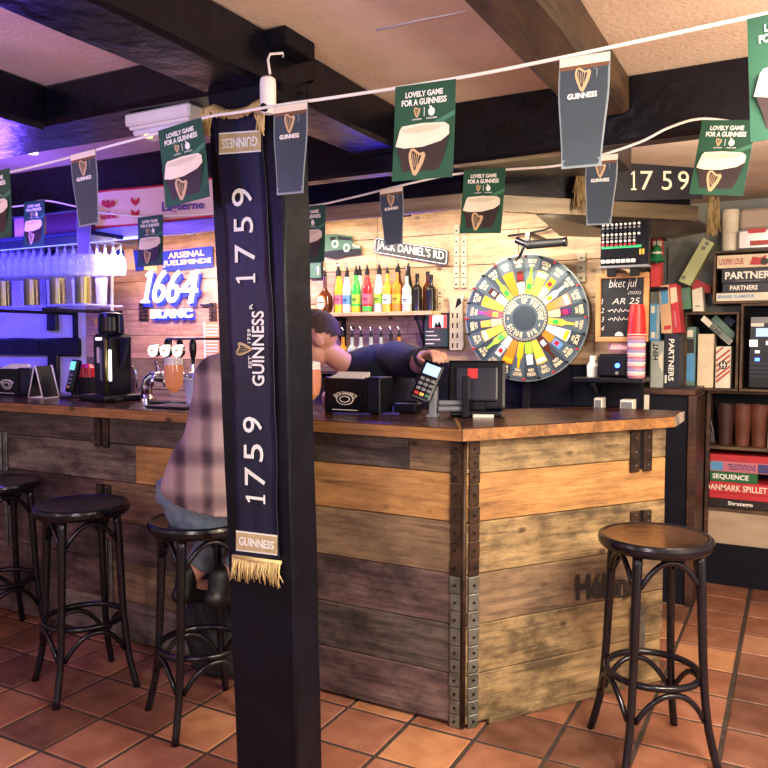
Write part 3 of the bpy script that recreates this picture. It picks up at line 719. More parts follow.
for i, (x, y, a, lab) in enumerate((
    (-.398, 2.648, -12, 'black bar stool with a brown worn seat, alone in front of the right bar face'),
    (-2.490, 2.085, 21, 'black bentwood bar stool, empty, second from the left edge'),
    (-1.895, 2.105, 17, 'black bentwood bar stool the plaid jacket customer sits on'),
    (-3.235, 2.240, 30, 'black bentwood bar stool cut by the left edge of the photo'))):
    o = st0 if i == 0 else copy_tree(st0)
    o.location = (x, y, 0); o.rotation_euler = (0,0,R(a)); o['label'] = lab; o.scale = (1,1,1.03)
# darker seats on the others
for o in list(C.objects):
    if o.name.startswith('seat.') and o.parent and o.parent.name.startswith('bar_stool'):
        o.data = o.data.copy()
        for k, m in enumerate(o.data.materials):
            if m.name == 'stool_seat': o.data.materials[k] = MATS['stool_seat_dark']
# ================================================================ PEOPLE
mat('skin', 'b98371', .5, col2='c08d7c', scale=12); mat('hair_brown', '2e211b', .7, col2='46342a', scale=60, stretch=(1,1,4), bump=.6, bscale=120)
mat('shirt_navy', '0e1122', .85, col2='141830', scale=14, bump=.25, bscale=30)
mat('jeans', '5a6a7c', .8, col2='6c7c8c', scale=30, bump=.2, bscale=80); mat('shoe_black', '0c0c10', .5); mat('trouser_dark', '15151b', .8); mat('strap_black', '0b0b10', .5)
def plaid():
    m = bpy.data.materials.new('plaid'); m.use_nodes = True; nt = m.node_tree; b = nt.nodes['Principled BSDF']; b.inputs['Roughness'].default_value = .95; L = nt.links
    tc = nt.nodes.new('ShaderNodeTexCoord'); sp = nt.nodes.new('ShaderNodeSeparateXYZ'); L.new(tc.outputs['Object'], sp.inputs[0])
    nz = nt.nodes.new('ShaderNodeTexNoise'); nz.inputs['Scale'].default_value = 18; L.new(tc.outputs['Object'], nz.inputs['Vector'])
    outs = []
    def band(src, per, off):
        a = nt.nodes.new('ShaderNodeMath'); a.operation = 'MULTIPLY_ADD'; a.inputs[1].default_value = 2*math.pi/per; a.inputs[2].default_value = off; L.new(src, a.inputs[0])
        s = nt.nodes.new('ShaderNodeMath'); s.operation = 'SINE'; L.new(a.outputs[0], s.inputs[0])
        n = nt.nodes.new('ShaderNodeMath'); n.operation = 'MULTIPLY_ADD'; n.inputs[1].default_value = .6; L.new(nz.outputs['Fac'], n.inputs[0]); L.new(s.outputs[0], n.inputs[2])
        r = nt.nodes.new('ShaderNodeMapRange'); r.inputs[1].default_value = .1; r.inputs[2].default_value = 1.2; L.new(n.outputs[0], r.inputs[0]); return r.outputs[0]
    ad = nt.nodes.new('ShaderNodeMath'); ad.operation = 'ADD'; xx = nt.nodes.new('ShaderNodeMath'); xx.operation = 'ADD'; L.new(sp.outputs['X'], xx.inputs[0]); L.new(sp.outputs['Y'], xx.inputs[1])
    L.new(band(xx.outputs[0], .125, 1.0), ad.inputs[0]); L.new(band(sp.outputs['Z'], .155, 1.4), ad.inputs[1])
    r = nt.nodes.new('ShaderNodeValToRGB'); e = r.color_ramp.elements; e[0].position = 0; e[0].color = lin('a8938e'); e[1].position = 1; e[1].color = lin('3a2c33'); k = e.new(.5); k.color = lin('786468')
    hf = nt.nodes.new('ShaderNodeMath'); hf.operation = 'MULTIPLY'; hf.inputs[1].default_value = .5; L.new(ad.outputs[0], hf.inputs[0]); L.new(hf.outputs[0], r.inputs[0]); L.new(r.outputs[0], b.inputs['Base Color'])
    MATS['plaid'] = m
plaid()
def loft(b, pts, m, side=None, seg=18, ends=True):
    """smooth closed limb through (point, radius or (wide, deep)) stations; side = direction of the wide axis"""
    P = [V(p) for p, r in pts]; Rr = [r if isinstance(r, tuple) else (r, r) for p, r in pts]; n = len(P); Q = []
    for i in range(n-1):
        p0, p1, p2, p3 = P[max(i-1,0)], P[i], P[i+1], P[min(i+2,n-1)]; K = 6
        for k in range(K+(i == n-2)):
            t = k/K; e = t*t*(3-2*t)
            Q.append((.5*((2*p1)+(p2-p0)*t+(2*p0-5*p1+4*p2-p3)*t*t+(3*p1-p0-3*p2+p3)*t**3), tuple(Rr[i][a]*(1-e)+Rr[i+1][a]*e for a in (0,1))))
    vs, fs = [], []; prev = None; N = len(Q)
    for i, (p, r) in enumerate(Q):
        t = (Q[min(i+1,N-1)][0]-Q[max(i-1,0)][0]).normalized()
        u = V(side) if side is not None else (prev if prev is not None else t.orthogonal())
        u = (u-t*u.dot(t)); u = u.normalized() if u.length > 1e-5 else t.orthogonal().normalized(); prev = u; w = t.cross(u)
        for k in range(seg): a = 2*math.pi*k/seg; vs.append(p+u*math.cos(a)*r[0]+w*math.sin(a)*r[1])
    fs = [[i*seg+k, i*seg+(k+1)%seg, (i+1)*seg+(k+1)%seg, (i+1)*seg+k] for i in range(N-1) for k in range(seg)]+[list(range(seg))[::-1], [(N-1)*seg+k for k in range(seg)]]
    b.add(vs, fs, m, True)
    if ends:
        for p, r in (Q[0], Q[-1]):
            q = bmesh.new(); bmesh.ops.create_uvsphere(q, u_segments=14, v_segments=10, radius=min(r)*.98); b.bm(q, m, True, M.Translation(p))
    return b
def to_mb(b, o, m):
    dg = bpy.context.evaluated_depsgraph_get(); dg.update(); ev = o.evaluated_get(dg); me = ev.to_mesh()
    b.add([v.co.copy() for v in me.vertices], [list(p.vertices) for p in me.polygons], m, True); ev.to_mesh_clear()
    d = o.data; bpy.data.objects.remove(o); bpy.data.meshes.remove(d); return b
def fuse(b, vox, smooth=6):
    """voxel-fuse the collected shapes into one continuous surface"""
    me = bpy.data.meshes.new('f'); me.from_pydata([tuple(v) for v in b.v], [], b.f); o = bpy.data.objects.new('f', me); C.objects.link(o)
    r = o.modifiers.new('r', 'REMESH'); r.mode = 'VOXEL'; r.voxel_size = vox; r.use_smooth_shade = True
    s = o.modifiers.new('s', 'SMOOTH'); s.factor = .5; s.iterations = smooth
    n = MB(); to_mb(n, o, b.mats[0]); return n
def blob(b, c, r, m, T=None, seg=20):
    q = bmesh.new(); bmesh.ops.create_uvsphere(q, u_segments=seg, v_segments=seg//2+2, radius=1)
    for v in q.verts: v.co = V((v.co.x*r[0], v.co.y*r[1], v.co.z*r[2]))
    return b.bm(q, m, True, M.Translation(c) @ (T or M.Identity(4)))
def head(b, c, T, hairb=None):
    """adult head at c; T turns the local frame (face looks to -Y, up +Z)"""
    G = M.Translation(c) @ T @ M.Scale(1.06, 4)
    def bl(b_, p, r, m, rx=0, rz=0):
        q = bmesh.new(); bmesh.ops.create_uvsphere(q, u_segments=20, v_segments=14, radius=1)
        for v in q.verts: v.co = V((v.co.x*r[0], v.co.y*r[1], v.co.z*r[2]))
        b_.bm(q, m, True, G @ M.Translation(p) @ M.Rotation(rx, 4, 'X') @ M.Rotation(rz, 4, 'Z'))
    bl(b, (0,.012,.03), (.074,.094,.090), 'skin'); bl(b, (0,-.030,-.035), (.058,.060,.078), 'skin'); bl(b, (0,-.055,-.092), (.030,.026,.022), 'skin')
    bl(b, (0,-.070,.035), (.052,.022,.020), 'skin')                              # brow
    bl(b, (0,-.100,-.012), (.013,.018,.028), 'skin', R(-18)); bl(b, (0,-.108,-.030), (.016,.014,.012), 'skin')   # nose
    bl(b, (0,-.085,-.058), (.024,.012,.007), 'skin'); bl(b, (0,-.083,-.070), (.021,.012,.007), 'skin')            # lips
    for s in (-1, 1):
        bl(b, (s*.030,-.076,.008), (.016,.012,.009), 'skin'); bl(b, (s*.042,-.055,-.015), (.024,.028,.022), 'skin')
        bl(b, (s*.077,.014,-.005), (.010,.022,.036), 'skin', R(12)); bl(b, (s*.080,.018,.012), (.010,.012,.014), 'skin')
    if hairb is not None:
        q = bmesh.new(); bmesh.ops.create_uvsphere(q, u_segments=28, v_segments=20, radius=1)
        for v in q.verts:
            t = v.co.z; v.co = V((v.co.x*.081, v.co.y*.102+.014, v.co.z*.098+.034))
        bmesh.ops.delete(q, geom=[v for v in q.verts if v.co.z < (.035 if v.co.y < .0 else .02-.45*v.co.y) or (v.co.y < -.062 and v.co.z < .085)], context='VERTS')
        rr = random.Random(1)
        for v in q.verts: v.co += V((rr.uniform(-1,1),rr.uniform(-1,1),rr.uniform(-1,1)))*.0022
        hairb.bm(q, 'hair_brown', True, G)
        q = bmesh.new(); bmesh.ops.create_uvsphere(q, u_segments=24, v_segments=14, radius=1)
        for v in q.verts: v.co = V((v.co.x*.072, v.co.y*.082-.006, v.co.z*.045+.100+ (.014 if v.co.y < -.3 else 0)))
        hairb.bm(q, 'hair_brown', True, G)
    return G
def hand(b, wrist, d, up, m, curl=.5, s=1, side=1):
    """palm from wrist along d, back of the hand towards up; five jointed fingers"""
    d = V(d).normalized(); up = V(up); up = (up-d*up.dot(d)).normalized(); w = d.cross(up)*side
    P = lambda a, c, e: tuple(V(wrist)+(d*a+w*c+up*e)*s)
    W_ = tuple(w)
    loft(b, [(P(-.01,0,0),(.026*s,.020*s)),(P(.02,0,0),(.032*s,.018*s)),(P(.055,0,0),(.041*s,.016*s)),(P(.088,0,0),(.040*s,.013*s))], m, W_)
    for k, (c, L_) in enumerate(((.031,.070),(.0105,.080),(-.0105,.074),(-.031,.058))):
        pts = [(P(.07,c*.95,0),.0098*s)]; a = 0; x, z = .088, 0
        for j, f in enumerate((.42,.32,.26)):
            a += curl*(.55,.75,.55)[j]; x += math.cos(a)*L_*f; z -= math.sin(a)*L_*f; pts.append((P(x,c*1.05,z),(.0092,.0085,.0072)[j]*s))
        loft(b, pts, m, None, 10)
    loft(b, [(P(.02,.022,-.004),.014*s),(P(.045,.050,-.012),.012*s),(P(.070,.062,-.026),.0105*s),(P(.090,.058,-.038),.0085*s)], m, None, 10)
# ---- barman, leaning over the counter with his head turned to the left of the photo
hc = at(317, 341, Y=3.00)
neck = at(345, 364, Y=3.10); chest = at(371, 376, Y=3.22); belly = V((chest.x+.02, 3.34, 1.10)); pelv = V((chest.x+.03, 3.40, .93))
shL = at(394, 359, Y=3.18); elL = at(424, 364, Y=3.00); wrL = at(424, 357, Y=2.80)
shR = at(350, 384, Y=3.16); elR = at(333, 402, Y=3.14); wrR = V((elR.x+.06, 3.00, 1.125))
SD = (shL-shR).normalized()
b = MB()
LEG = []
for s in (-1, 1):
    LEG.append([(pelv+V((s*.08,.0,-.04)),.095),(V((pelv.x+s*.11,3.43,.48)),.060),(V((pelv.x+s*.12,3.47,.10)),.044)])
for L in LEG: loft(b, L, 'skin')
for s in (-1, 1): loft(b, [(V((pelv.x+s*.12,3.47,.07)),.042),(V((pelv.x+s*.125,3.38,.045)),.040),(V((pelv.x+s*.13,3.30,.035)),.032)], 'skin')
loft(b, [(pelv,(.15,.115)),(belly,(.145,.11)),(chest,(.165,.115)),(chest.lerp(neck,.6),(.11,.08))], 'skin', SD)
loft(b, [(chest.lerp(neck,.5),.06),(neck,.052),(hc+V((.035,.03,-.045)),.052)], 'skin')
loft(b, [(chest.lerp(shL,.6),.07),(shL,.062),(shL.lerp(elL,.5),.052),(elL,.043)], 'skin'); loft(b, [(elL,.043),(elL.lerp(wrL,.4),.044),(wrL,.029)], 'skin')
loft(b, [(chest.lerp(shR,.6),.07),(shR,.062),(elR,.043)], 'skin'); loft(b, [(elR,.043),(elR.lerp(wrR,.4),.044),(wrR,.029)], 'skin')
TF = M.Rotation(R(-62), 4, 'Z') @ M.Rotation(R(20), 4, 'X') @ M.Rotation(R(-4), 4, 'Y')
hb = MB(); G = head(b, hc, TF, hb)
hand(b, wrL, (at(438,351,Y=2.74)-wrL), (0,.1,1), 'skin', .75, .95)
hand(b, wrR, (.8,-.4,.0), (0,.2,1), 'skin', .5, .95, -1)
per = fuse(b, .0055, 5).build('person')
tag(per, 'person behind the bar in a navy T-shirt, leaning left, one hand on the card terminal', 'person')
hb.build('hair', per, world=True)
b = MB(); dw = (wrL-elL).normalized(); uw = dw.orthogonal().normalized(); ww = dw.cross(uw); cw_ = wrL-dw*.02
b.tube([cw_+(uw*math.cos(2*math.pi*k/20)+ww*math.sin(2*math.pi*k/20))*.036 for k in range(20)], .008, 'strap_black', 8, closed=True); b.build('wristband', per, world=True)
b = MB()
for s in (-1, 1):
    q = bmesh.new(); bmesh.ops.create_uvsphere(q, u_segments=12, v_segments=8, radius=.0105); b.bm(q, 'print_white', True, G @ M.Translation((s*.030,-.081,.008)))
    q = bmesh.new(); bmesh.ops.create_uvsphere(q, u_segments=10, v_segments=8, radius=.006); b.bm(q, 'soft_black', True, G @ M.Translation((s*.030,-.0875,.007)))
b.build('eyes', per, world=True)
b = MB(); cuffL = shL.lerp(elL, .84); cuffR = shR.lerp(elR, .84)
loft(b, [(pelv+V((0,0,-.02)),(.170,.135)),(belly,(.165,.13)),(chest,(.190,.138)),(chest.lerp(neck,.55),(.135,.105)),(chest.lerp(neck,1.0),(.068,.064))], 'shirt_navy', SD, 24, False)
loft(b, [(chest.lerp(shL,.3),.10),(shL,.086),(shL.lerp(elL,.45),.077),(cuffL,.066)], 'shirt_navy', None, 18, False)
loft(b, [(chest.lerp(shR,.3),.10),(shR,.084),(cuffR,.064)], 'shirt_navy', None, 18, False)
fuse(b, .007, 4).build('t_shirt', per, world=True)
b = MB(); loft(b, [(pelv+V((0,0,.03)),(.16,.125)),(pelv+V((0,0,-.07)),(.165,.125))], 'trouser_dark', SD)
for L in LEG: loft(b, [(p, r+.018) for p, r in L], 'trouser_dark')
fuse(b, .009, 4).build('trousers', per, world=True)
for s in (-1, 1):
    b = MB(); loft(b, [(V((pelv.x+s*.12,3.50,.052)),(.045,.045)),(V((pelv.x+s*.125,3.38,.050)),(.050,.045)),(V((pelv.x+s*.13,3.27,.042)),(.044,.034))], 'shoe_black', (1,0,0)); b.build('shoe', per, world=True)
# ---- customer on the stool, seen from behind, head hidden by the pillar
SX, SY = -1.895, 2.105; ZS = .745
pel = V((SX+.035, SY+.0, ZS+.105)); bel = V((SX+.105, SY-.005, .99)); che = at(243, 395, Y=2.18); nek = at(260, 348, Y=2.21); hd = at(266, 320, Y=2.24)
sL = at(220, 378, Y=2.16); eL = at(211, 414, Y=2.27); wL = V((eL.x+.12, 2.47, 1.13)); sR = V((che.x+.14, che.y+.03, sL.z)); eR = V((sR.x-.08, 2.32, 1.15)); wR = V((sR.x-.24, 2.48, 1.13))
kL = V((SX-.06, SY+.255, .70)); aL = at(189, 580, Y=2.24); tL = aL+V((.02,.085,-.05)); kR = V((SX+.17, SY+.255, .70)); aR = at(222, 583, Y=2.20); tR = aR+V((.04,.10,-.05))
SD = V((1,.12,0)).normalized()
b = MB()
loft(b, [(pel,(.15,.11)),(bel,(.14,.105)),(che,(.165,.11)),(che.lerp(nek,.6),(.11,.075))], 'skin', SD)
loft(b, [(che.lerp(nek,.5),.07),(nek,.058),(hd+V((0,.01,-.05)),.055)], 'skin')
for (s_, e_, w_) in ((sL,eL,wL),(sR,eR,wR)): loft(b, [(che.lerp(s_,.6),.07),(s_,.062),(e_,.043)], 'skin'); loft(b, [(e_,.043),(e_.lerp(w_,.4),.042),(w_,.028)], 'skin')
for (sx, k, a_, t_) in ((-.075,kL,aL,tL),(.08,kR,aR,tR)): loft(b, [(pel+V((sx,.02,-.01)),.09),(k,.062)], 'skin'); loft(b, [(k,.060),(k.lerp(a_,.35),.056),(a_,.036)], 'skin'); loft(b, [(a_,.036),(a_.lerp(t_,.5)+V((0,0,-.015)),.036),(t_,.03)], 'skin')
hb = MB(); G = head(b, hd, M.Rotation(R(150), 4, 'Z') @ M.Rotation(R(8), 4, 'X'), hb)
hand(b, wL, (.4,.9,-.02), (0,.05,1), 'skin', .45, .95); hand(b, wR, (-.4,.9,-.02), (0,.05,1), 'skin', .45, .95, -1)
cus = fuse(b, .006, 5).build('person'); tag(cus, 'person sitting on a bar stool behind the pillar in a plaid jacket and blue jeans', 'person')
hb.build('hair', cus, world=True)
b = MB()
loft(b, [(pel+V((.015,-.02,-.035)),(.172,.158)),(pel+V((.045,-.015,.06)),(.165,.155)),(bel+V((.02,0,0)),(.160,.145)),(che,(.190,.138)),(che.lerp(nek,.55),(.15,.10)),(che.lerp(nek,.85),(.085,.08))], 'plaid', SD, 28, False)
for (s_, e_, w_) in ((sL,eL,wL),(sR,eR,wR)): loft(b, [(che.lerp(s_,.4),.10),(s_,.092),(s_.lerp(e_,.5),.084),(e_,.072)], 'plaid', None, 18); loft(b, [(e_,.072),(e_.lerp(w_,.5),.062),(e_.lerp(w_,.85),.05)], 'plaid', None, 18, False)
fuse(b, .008, 5).build('plaid_jacket', cus, world=True)
b = MB(); loft(b, [(pel+V((-.01,-.01,.03)),(.172,.14)),(pel+V((-.01,-.01,-.045)),(.178,.145))], 'jeans', SD, 24)
for (sx, k, a_, t_) in ((-.085,kL,aL,tL),(.085,kR,aR,tR)): loft(b, [(pel+V((sx,.02,-.015)),.092),(k,.078)], 'jeans'); loft(b, [(k,.078),(k.lerp(a_,.4),.066),(k.lerp(a_,.80),.054)], 'jeans', None, 18, False)
fuse(b, .008, 4).build('jeans', cus, world=True)
for (a_, t_) in ((aL, tL), (aR, tR)):
    d = (t_-a_).normalized(); b = MB(); loft(b, [(a_+V((0,-.01,.03)),.044),(a_+V((0,-.02,-.03)),(.042,.046))], 'shoe_black'); loft(b, [(a_+V((0,-.05,-.045)),(.040,.036)),(a_.lerp(t_,.5)+V((0,0,-.04)),(.044,.036)),(t_+d*.04+V((0,0,-.03)),(.044,.030)),(t_+d*.10+V((0,0,-.03)),(.034,.022))], 'shoe_black', (1,0,0)); fuse(b, .007, 4).build('shoe', cus, world=True)
b = MB(); p = at(213, 655, Y=2.385); p.z = 0
rr = random.Random(6); q = bmesh.new(); bmesh.ops.create_icosphere(q, subdivisions=4, radius=1)
for v in q.verts:
    k = 1+.12*math.sin(v.co.x*7+v.co.z*5)+.08*math.sin(v.co.y*11+2)+.05*math.sin(v.co.z*17)
    z = v.co.z; v.co = V((v.co.x*.13*k*(1.05-.25*z), v.co.y*.06*k, (z+1)*.19*k if z > -.6 else (z+1)*.1))
b.bm(q, 'trouser_dark', True, M.Translation(p)); zmin = min(v.z for v in b.v); b.v = [v-V((0,0,zmin)) for v in b.v]
bag = b.build('bag'); tag(bag, 'slumped black cloth bag standing on the tiles under the occupied stool', 'bag')
b = MB(); b.tube([p+V((-.05,-.01,.33)), p+V((-.04,-.01,.41)), p+V((.01,-.01,.44)), p+V((.05,-.01,.40)), p+V((.05,0,.32))], .008, 'strap_black', 6); b.build('handle', bag, world=True)
# ================================================================ ON AND OVER THE LEFT OF THE COUNTER
mat('clear_glass', 'aab4d0', .04, alpha=.12); mat('glass_blue', 'b8c2f8', .05, alpha=.30); mat('beer_amber_glow', 'a04c00', .15, emit='d87400', es=.30, alpha=1); mat('foam', 'eae2d6', .7); mat('brass', '8f8a52', .25, .85, col2='77723f', scale=4, stretch=(1,1,.2))  # the beer is given a glow of its own to stay amber
mat('screen_cyan', '70e0e0', .3, emit='7ff0ea', es=.45); mat('screen_blue', '9fc4f4', .3, emit='8ab0f0', es=.4); mat('lamp_white', 'ffffff', .4, emit='fff0d8', es=1.1); mat('neon', 'ffffff', .4, emit='c8d4ff', es=.95); mat('neon_blue', '1f2fd0', .4, emit='2430ff', es=.5)
mat('banner_pink', 'dfc0c2', .75, col2='e6cccc', scale=4); mat('banner_red', 'b01f33', .7); mat('banner_violet', '4a3a8c', .7); mat('flag_blue', '1d2f96', .7); mat('flag_gold', 'e0b86a', .7); mat('maroon', '4a1a26', .5); mat('pink_card', 'c8868c', .6); mat('yellow_card', 'c79a3a', .6)
mat('led_white', 'ffffff', .4, emit='ffffff', es=1.0); mat('led_blue', '2a50ff', .4, emit='2a50ff', es=8); mat('orange_board', 'c8754a', .7); mat('grey_rail', '6f6a70', .5, .5); mat('mat_violet', '2c2a78', .7, col2='34318a'); mat('red_gloss', 'a3131d', .25); mat('label_white', 'd8d4c8', .6); mat('steel_dark', '3a3a3c', .35, .9)
def zat(px, py): return at(px, py, Z=ZW)
def caddy(x, y, w, d, h, label, extra, rz=0):
    """napkin caddy: black box, printed front, napkins standing out on top, condiment block beside it"""
    r = thing('napkin_caddy', label, 'napkin caddy', (x, y, ZW+.001), rz, 'black napkin caddies')
    b = MB(); b.bx(-w/2, w/2, -d/2, d/2, 0, .012, 'black_plastic', .003); b.bx(-w/2, w/2, -d/2, -d/2+.008, .012, h, 'black_plastic', .002); b.bx(-w/2, w/2, d/2-.008, d/2, .012, h, 'black_plastic', .002)
    b.bx(-w/2, -w/2+.008, -d/2, d/2, .012, h*1.04, 'black_plastic', .002); b.bx(w/2-.008, w/2, -d/2, d/2, .012, h*1.04, 'black_plastic', .002); b.build('body', r)
    b = MB(); y0 = -d/2-.0015; W = w*.5
    def arch(u, v): a = (u-.5)*1.5; rr_ = W*.60+v*h*.2; return (math.sin(a)*rr_, h*.18+math.cos(a)*rr_*.72)
    b.text("JACK DANIEL'S", (0,0,1,1), y0, .001, 'print_white', bold=.02, fn=arch)
    for (rx, rz_, m) in ((W*.42, h*.17,'print_white'),(W*.37,h*.145,'black_plastic'),(W*.26,h*.1,'print_white'),(W*.2,h*.07,'black_plastic')): b.disc(0, h*.40, rx, rz_, y0, .001, m, 20); y0 -= .0006
    y0 = -d/2-.0015; b.bx(-w*.3, w*.3, y0, y0+.001, h*.08, h*.10, 'print_white'); b.build('printed_logo', r)['label'] = 'white printed oval emblem'
    b = MB(); rr_ = random.Random(2)
    for k in range(9): b.bx(-w/2+.012, w/2-.02-rr_.uniform(0,.02), -d/2+.012+k*(d-.024)/9, -d/2+.0125+k*(d-.024)/9+.003, .013, h*(.98+.02*k)+rr_.uniform(0,.006), 'label_white')
    b.build('napkins', r)
    b = MB(); b.bx(w/2+.001, w/2+extra, -d/2+.005, d/2, 0, h*1.05, 'black_plastic', .004); b.bx(w/2+.006, w/2+extra-.006, -d/2+.003, -d/2+.006, h*.1, h*.95, 'dark_navy_plastic'); b.build('side_holder', r)
    return r
p = at(17, 392, Y=2.74); caddy(p.x, 2.74, .20, .12, .145, 'black napkin caddy at the far left end of the counter', .09)
p = at(350, 410, Y=2.72); cad2 = caddy(p.x, 2.74, .20, .12, .142, 'black napkin caddy right of the pillar, in front of the barman', .06)
# tent card
p = at(44, 393, Y=2.68); r = thing('tent_card', 'white edged tent card standing beside the left napkin caddy', 'tent card', (p.x, 2.68, ZW+.001))
for s, nm in ((-1,'panel'),(1,'panel')):
    b = MB(); b.add([(s*.055,-.05,0),(s*.004,-.05,.165),(s*.004,.05,.165),(s*.055,.05,0),(s*.052,-.05,0),(s*.001,-.05,.165),(s*.001,.05,.165),(s*.052,.05,0)], [[0,1,2,3],[7,6,5,4],[0,4,5,1],[1,5,6,2],[2,6,7,3],[3,7,4,0]], 'black_plastic' ); b.build(nm, r)
b = MB(); b.bx(-.055,.055,-.05,.05,0,.004,'label_white')
for s in (-1, 1):
    for y in (-.052, .048): b.tube([(s*.056,y,.002),(s*.003,y,.168)], .0035, 'label_white', 6)
b.build('wire_edge', r)['label'] = 'white edges'
def terminal(label, screen, loc, rz, tilt):
    r = thing('card_terminal', label, 'card terminal', loc, rz, 'card payment terminals')
    T = M.Rotation(tilt, 4, 'X')
    b = MB(); b.T = M.Translation((0,0,.03)) @ T; b.box((0,0,.085), (.078,.030,.175), 'black_plastic', None, .010, 2); b.build('body', r)
    b = MB(); b.T = M.Translation((0,0,.03)) @ T; b.bx(-.030,.030,-.0172,-.0150,.115,.160, screen); b.build('screen', r)['label'] = 'lit screen'
    b = MB(); b.T = M.Translation((0,0,.03)) @ T
    for i in range(3):
        for j in range(4): b.bx(-.028+i*.021, -.012+i*.021, -.0185, -.0145, .018+j*.021, .031+j*.021, ('print_red','flag_gold','card_green_pale')[i] if j == 0 else 'grey_plastic', .002)
    b.build('keypad', r)
    b = MB(); b.bx(-.045,.045,-.04,.05,0,.012,'black_plastic',.004); b.bx(-.02,.02,.012,.032,.01,.10,'black_plastic',.004); b.build('stand', r)
    return r
p = at(70, 391, Y=2.72); terminal('black card terminal with a cyan screen, left of the tall black dispenser', 'screen_cyan', (p.x, 2.72, ZW+.001), R(-18), R(-14))
# small dark jar glowing red
p = at(87, 391, Y=2.9); b = MB(); b.lathe([(0,0),(.05,0),(.052,.02,'soft_black'),(.05,.10,'red_gloss'),(.045,.15,'red_gloss'),(.03,.17),(0,.172)], 'soft_black', 18); o = b.build('jar', None, (p.x, 2.9, ZW+.001)); tag(o, 'dark jar with a red band behind the left card terminal', 'jar')
# tall dispenser
p = at(108, 392, Y=2.70); r = thing('drink_dispenser', 'tall black drink dispenser with a domed top and a lit strip on the left counter', 'drink dispenser', (p.x, 2.70, ZW+.001), R(-12)); r.scale = (.92, .92, 1.1)
b = MB(); b.box((0,.02,.014), (.27,.24,.028), 'black_plastic', None, .012, 2); b.build('base', r)
b = MB(); prof = [(-.075,.03),(-.082,.10),(-.088,.24),(-.085,.285),(-.06,.30),(.05,.30),(.072,.285),(.07,.2),(.066,.03)]
b.plate(prof, -.03, .13, 'black_plastic'); b.build('body', r)
b = MB(); b.lathe([(.0,.30),(.066,.30),(.070,.315),(.068,.375),(.060,.392),(.03,.40),(0,.40)], 'black_plastic', 24, None, (-.005,.03,0)); b.build('domed_top', r)
b = MB(); b.plate([(-.060,.365),(-.038,.372),(-.045,.325)], -.036, .004, 'yellow_card'); b.build('badge', r)['label'] = 'yellow triangular badge'
b = MB(); b.bx(-.06,.0,-.034,-.029,.272,.284,'led_white'); b.build('top_light', r)['label'] = 'lit white strip'
b = MB(); b.bx(-.050,-.025,-.033,-.029,.17,.24,'label_white'); b.bx(-.02,.0,-.033,-.029,.09,.23,'grey_plastic'); b.bx(.008,.025,-.033,-.029,.09,.24,'dark_navy_plastic'); b.build('labels', r)['label'] = 'pale printed labels'
b = MB(); b.tube([(.05,-.035,.28),(.062,-.045,.27),(.066,-.045,.15),(.07,-.045,.03)], .009, 'brass', 8); b.build('brass_rail', r)['label'] = 'brass coloured upright rail'
b = MB(); b.bx(.078,.094,-.04,-.028,.09,.23,'led_white',.003); b.build('light_bar', r)['label'] = 'lit white bar'
b = MB(); b.box((.085,.03,.345), (.022,.03,.09), 'black_plastic', None, .006, 2); b.tube([(.06,.03,.31),(.085,.03,.315)], .009, 'black_plastic'); b.build('lever', r)
b = MB(); b.plate([(.075,.28),(.15,.28),(.10,.18),(.075,.15)], .03, .02, 'dark_navy_plastic'); b.bx(.09,.16,-.05,.0,.0,.016,'soft_black',.004); b.build('spout_guard', r)
# round board behind it
b = MB(); b.disc(0, .075, .038, .085, 0, .012, 'chrome', 28); b.disc(0, .075, .035, .081, -.001, .002, 'pine_red', 28); b.bx(-.03,.03,-.02,.03,-.0115,-.001,'steel_dark'); p = at(131, 392, Y=2.9); o = b.build('round_tray', None, (p.x, 2.9, ZW+.012)); tag(o, 'oval chrome rimmed tray standing between the dispenser and the taps', 'tray')
# beer tower
pL, pR = at(147, 394, Y=2.78), at(222, 396, Y=2.78)
r = thing('beer_tap_tower', 'chrome beer tap bridge with three round lit badges and black handles', 'beer tap', (pL.x, 2.78, ZW+.001)); Lx = pR.x-pL.x; hz = .118
b = MB(); pts = [(0,0,0),(0,0,hz*.6),(.012,0,hz*.85),(.045,0,hz),(Lx-.05,0,hz),(Lx-.012,0,hz*.85),(Lx,0,hz*.6),(Lx,0,0)]; b.tube(pts, .028, 'chrome', 16); b.cyl((0,0,0),(0,0,.012),.045,'chrome'); b.cyl((Lx,0,0),(Lx,0,.012),.045,'chrome'); b.build('bridge', r)
for px in (149, 161, 173.5):
    q = at(px, 351, Y=2.72); x = q.x-pL.x; z = q.z-ZW
    b = MB(); b.cyl((x,0,hz+.02),(x,-.02,z-.045),.008,'chrome'); b.cyl((x,-.035,z),(x,-.012,z),.031,'chrome',seg=26); b.build('badge_mount', r)
    b = MB(); b.cyl((x,-.0405,z),(x,-.0355,z),.0275,'lamp_white',seg=26); b.bx(x-.012,x+.012,-.042,-.040,z-.004,z+.004,'yellow_card'); b.build('lit_badge', r)['label'] = 'round lit white badge'
for px in (166, 178.5, 191.5):
    q = at(px, 350, Y=2.80); x = q.x-pL.x; z = q.z-ZW
    b = MB(); b.lathe([(0,-.075),(.008,-.075),(.009,-.045),(.014,-.03),(.018,.0),(.017,.03),(.012,.05),(.007,.055),(0,.056)], 'black_plastic', 14, None, (x,.03,z)); b.build('handle', r)
    b = MB(); b.cyl((x,.02,hz+.0),(x,.03,z-.07),.010,'chrome'); b.tube([(x,.0,hz+.02),(x,-.06,hz+.02),(x,-.075,hz-.01),(x,-.075,hz-.04)],.009,'chrome',8); b.build('tap', r)
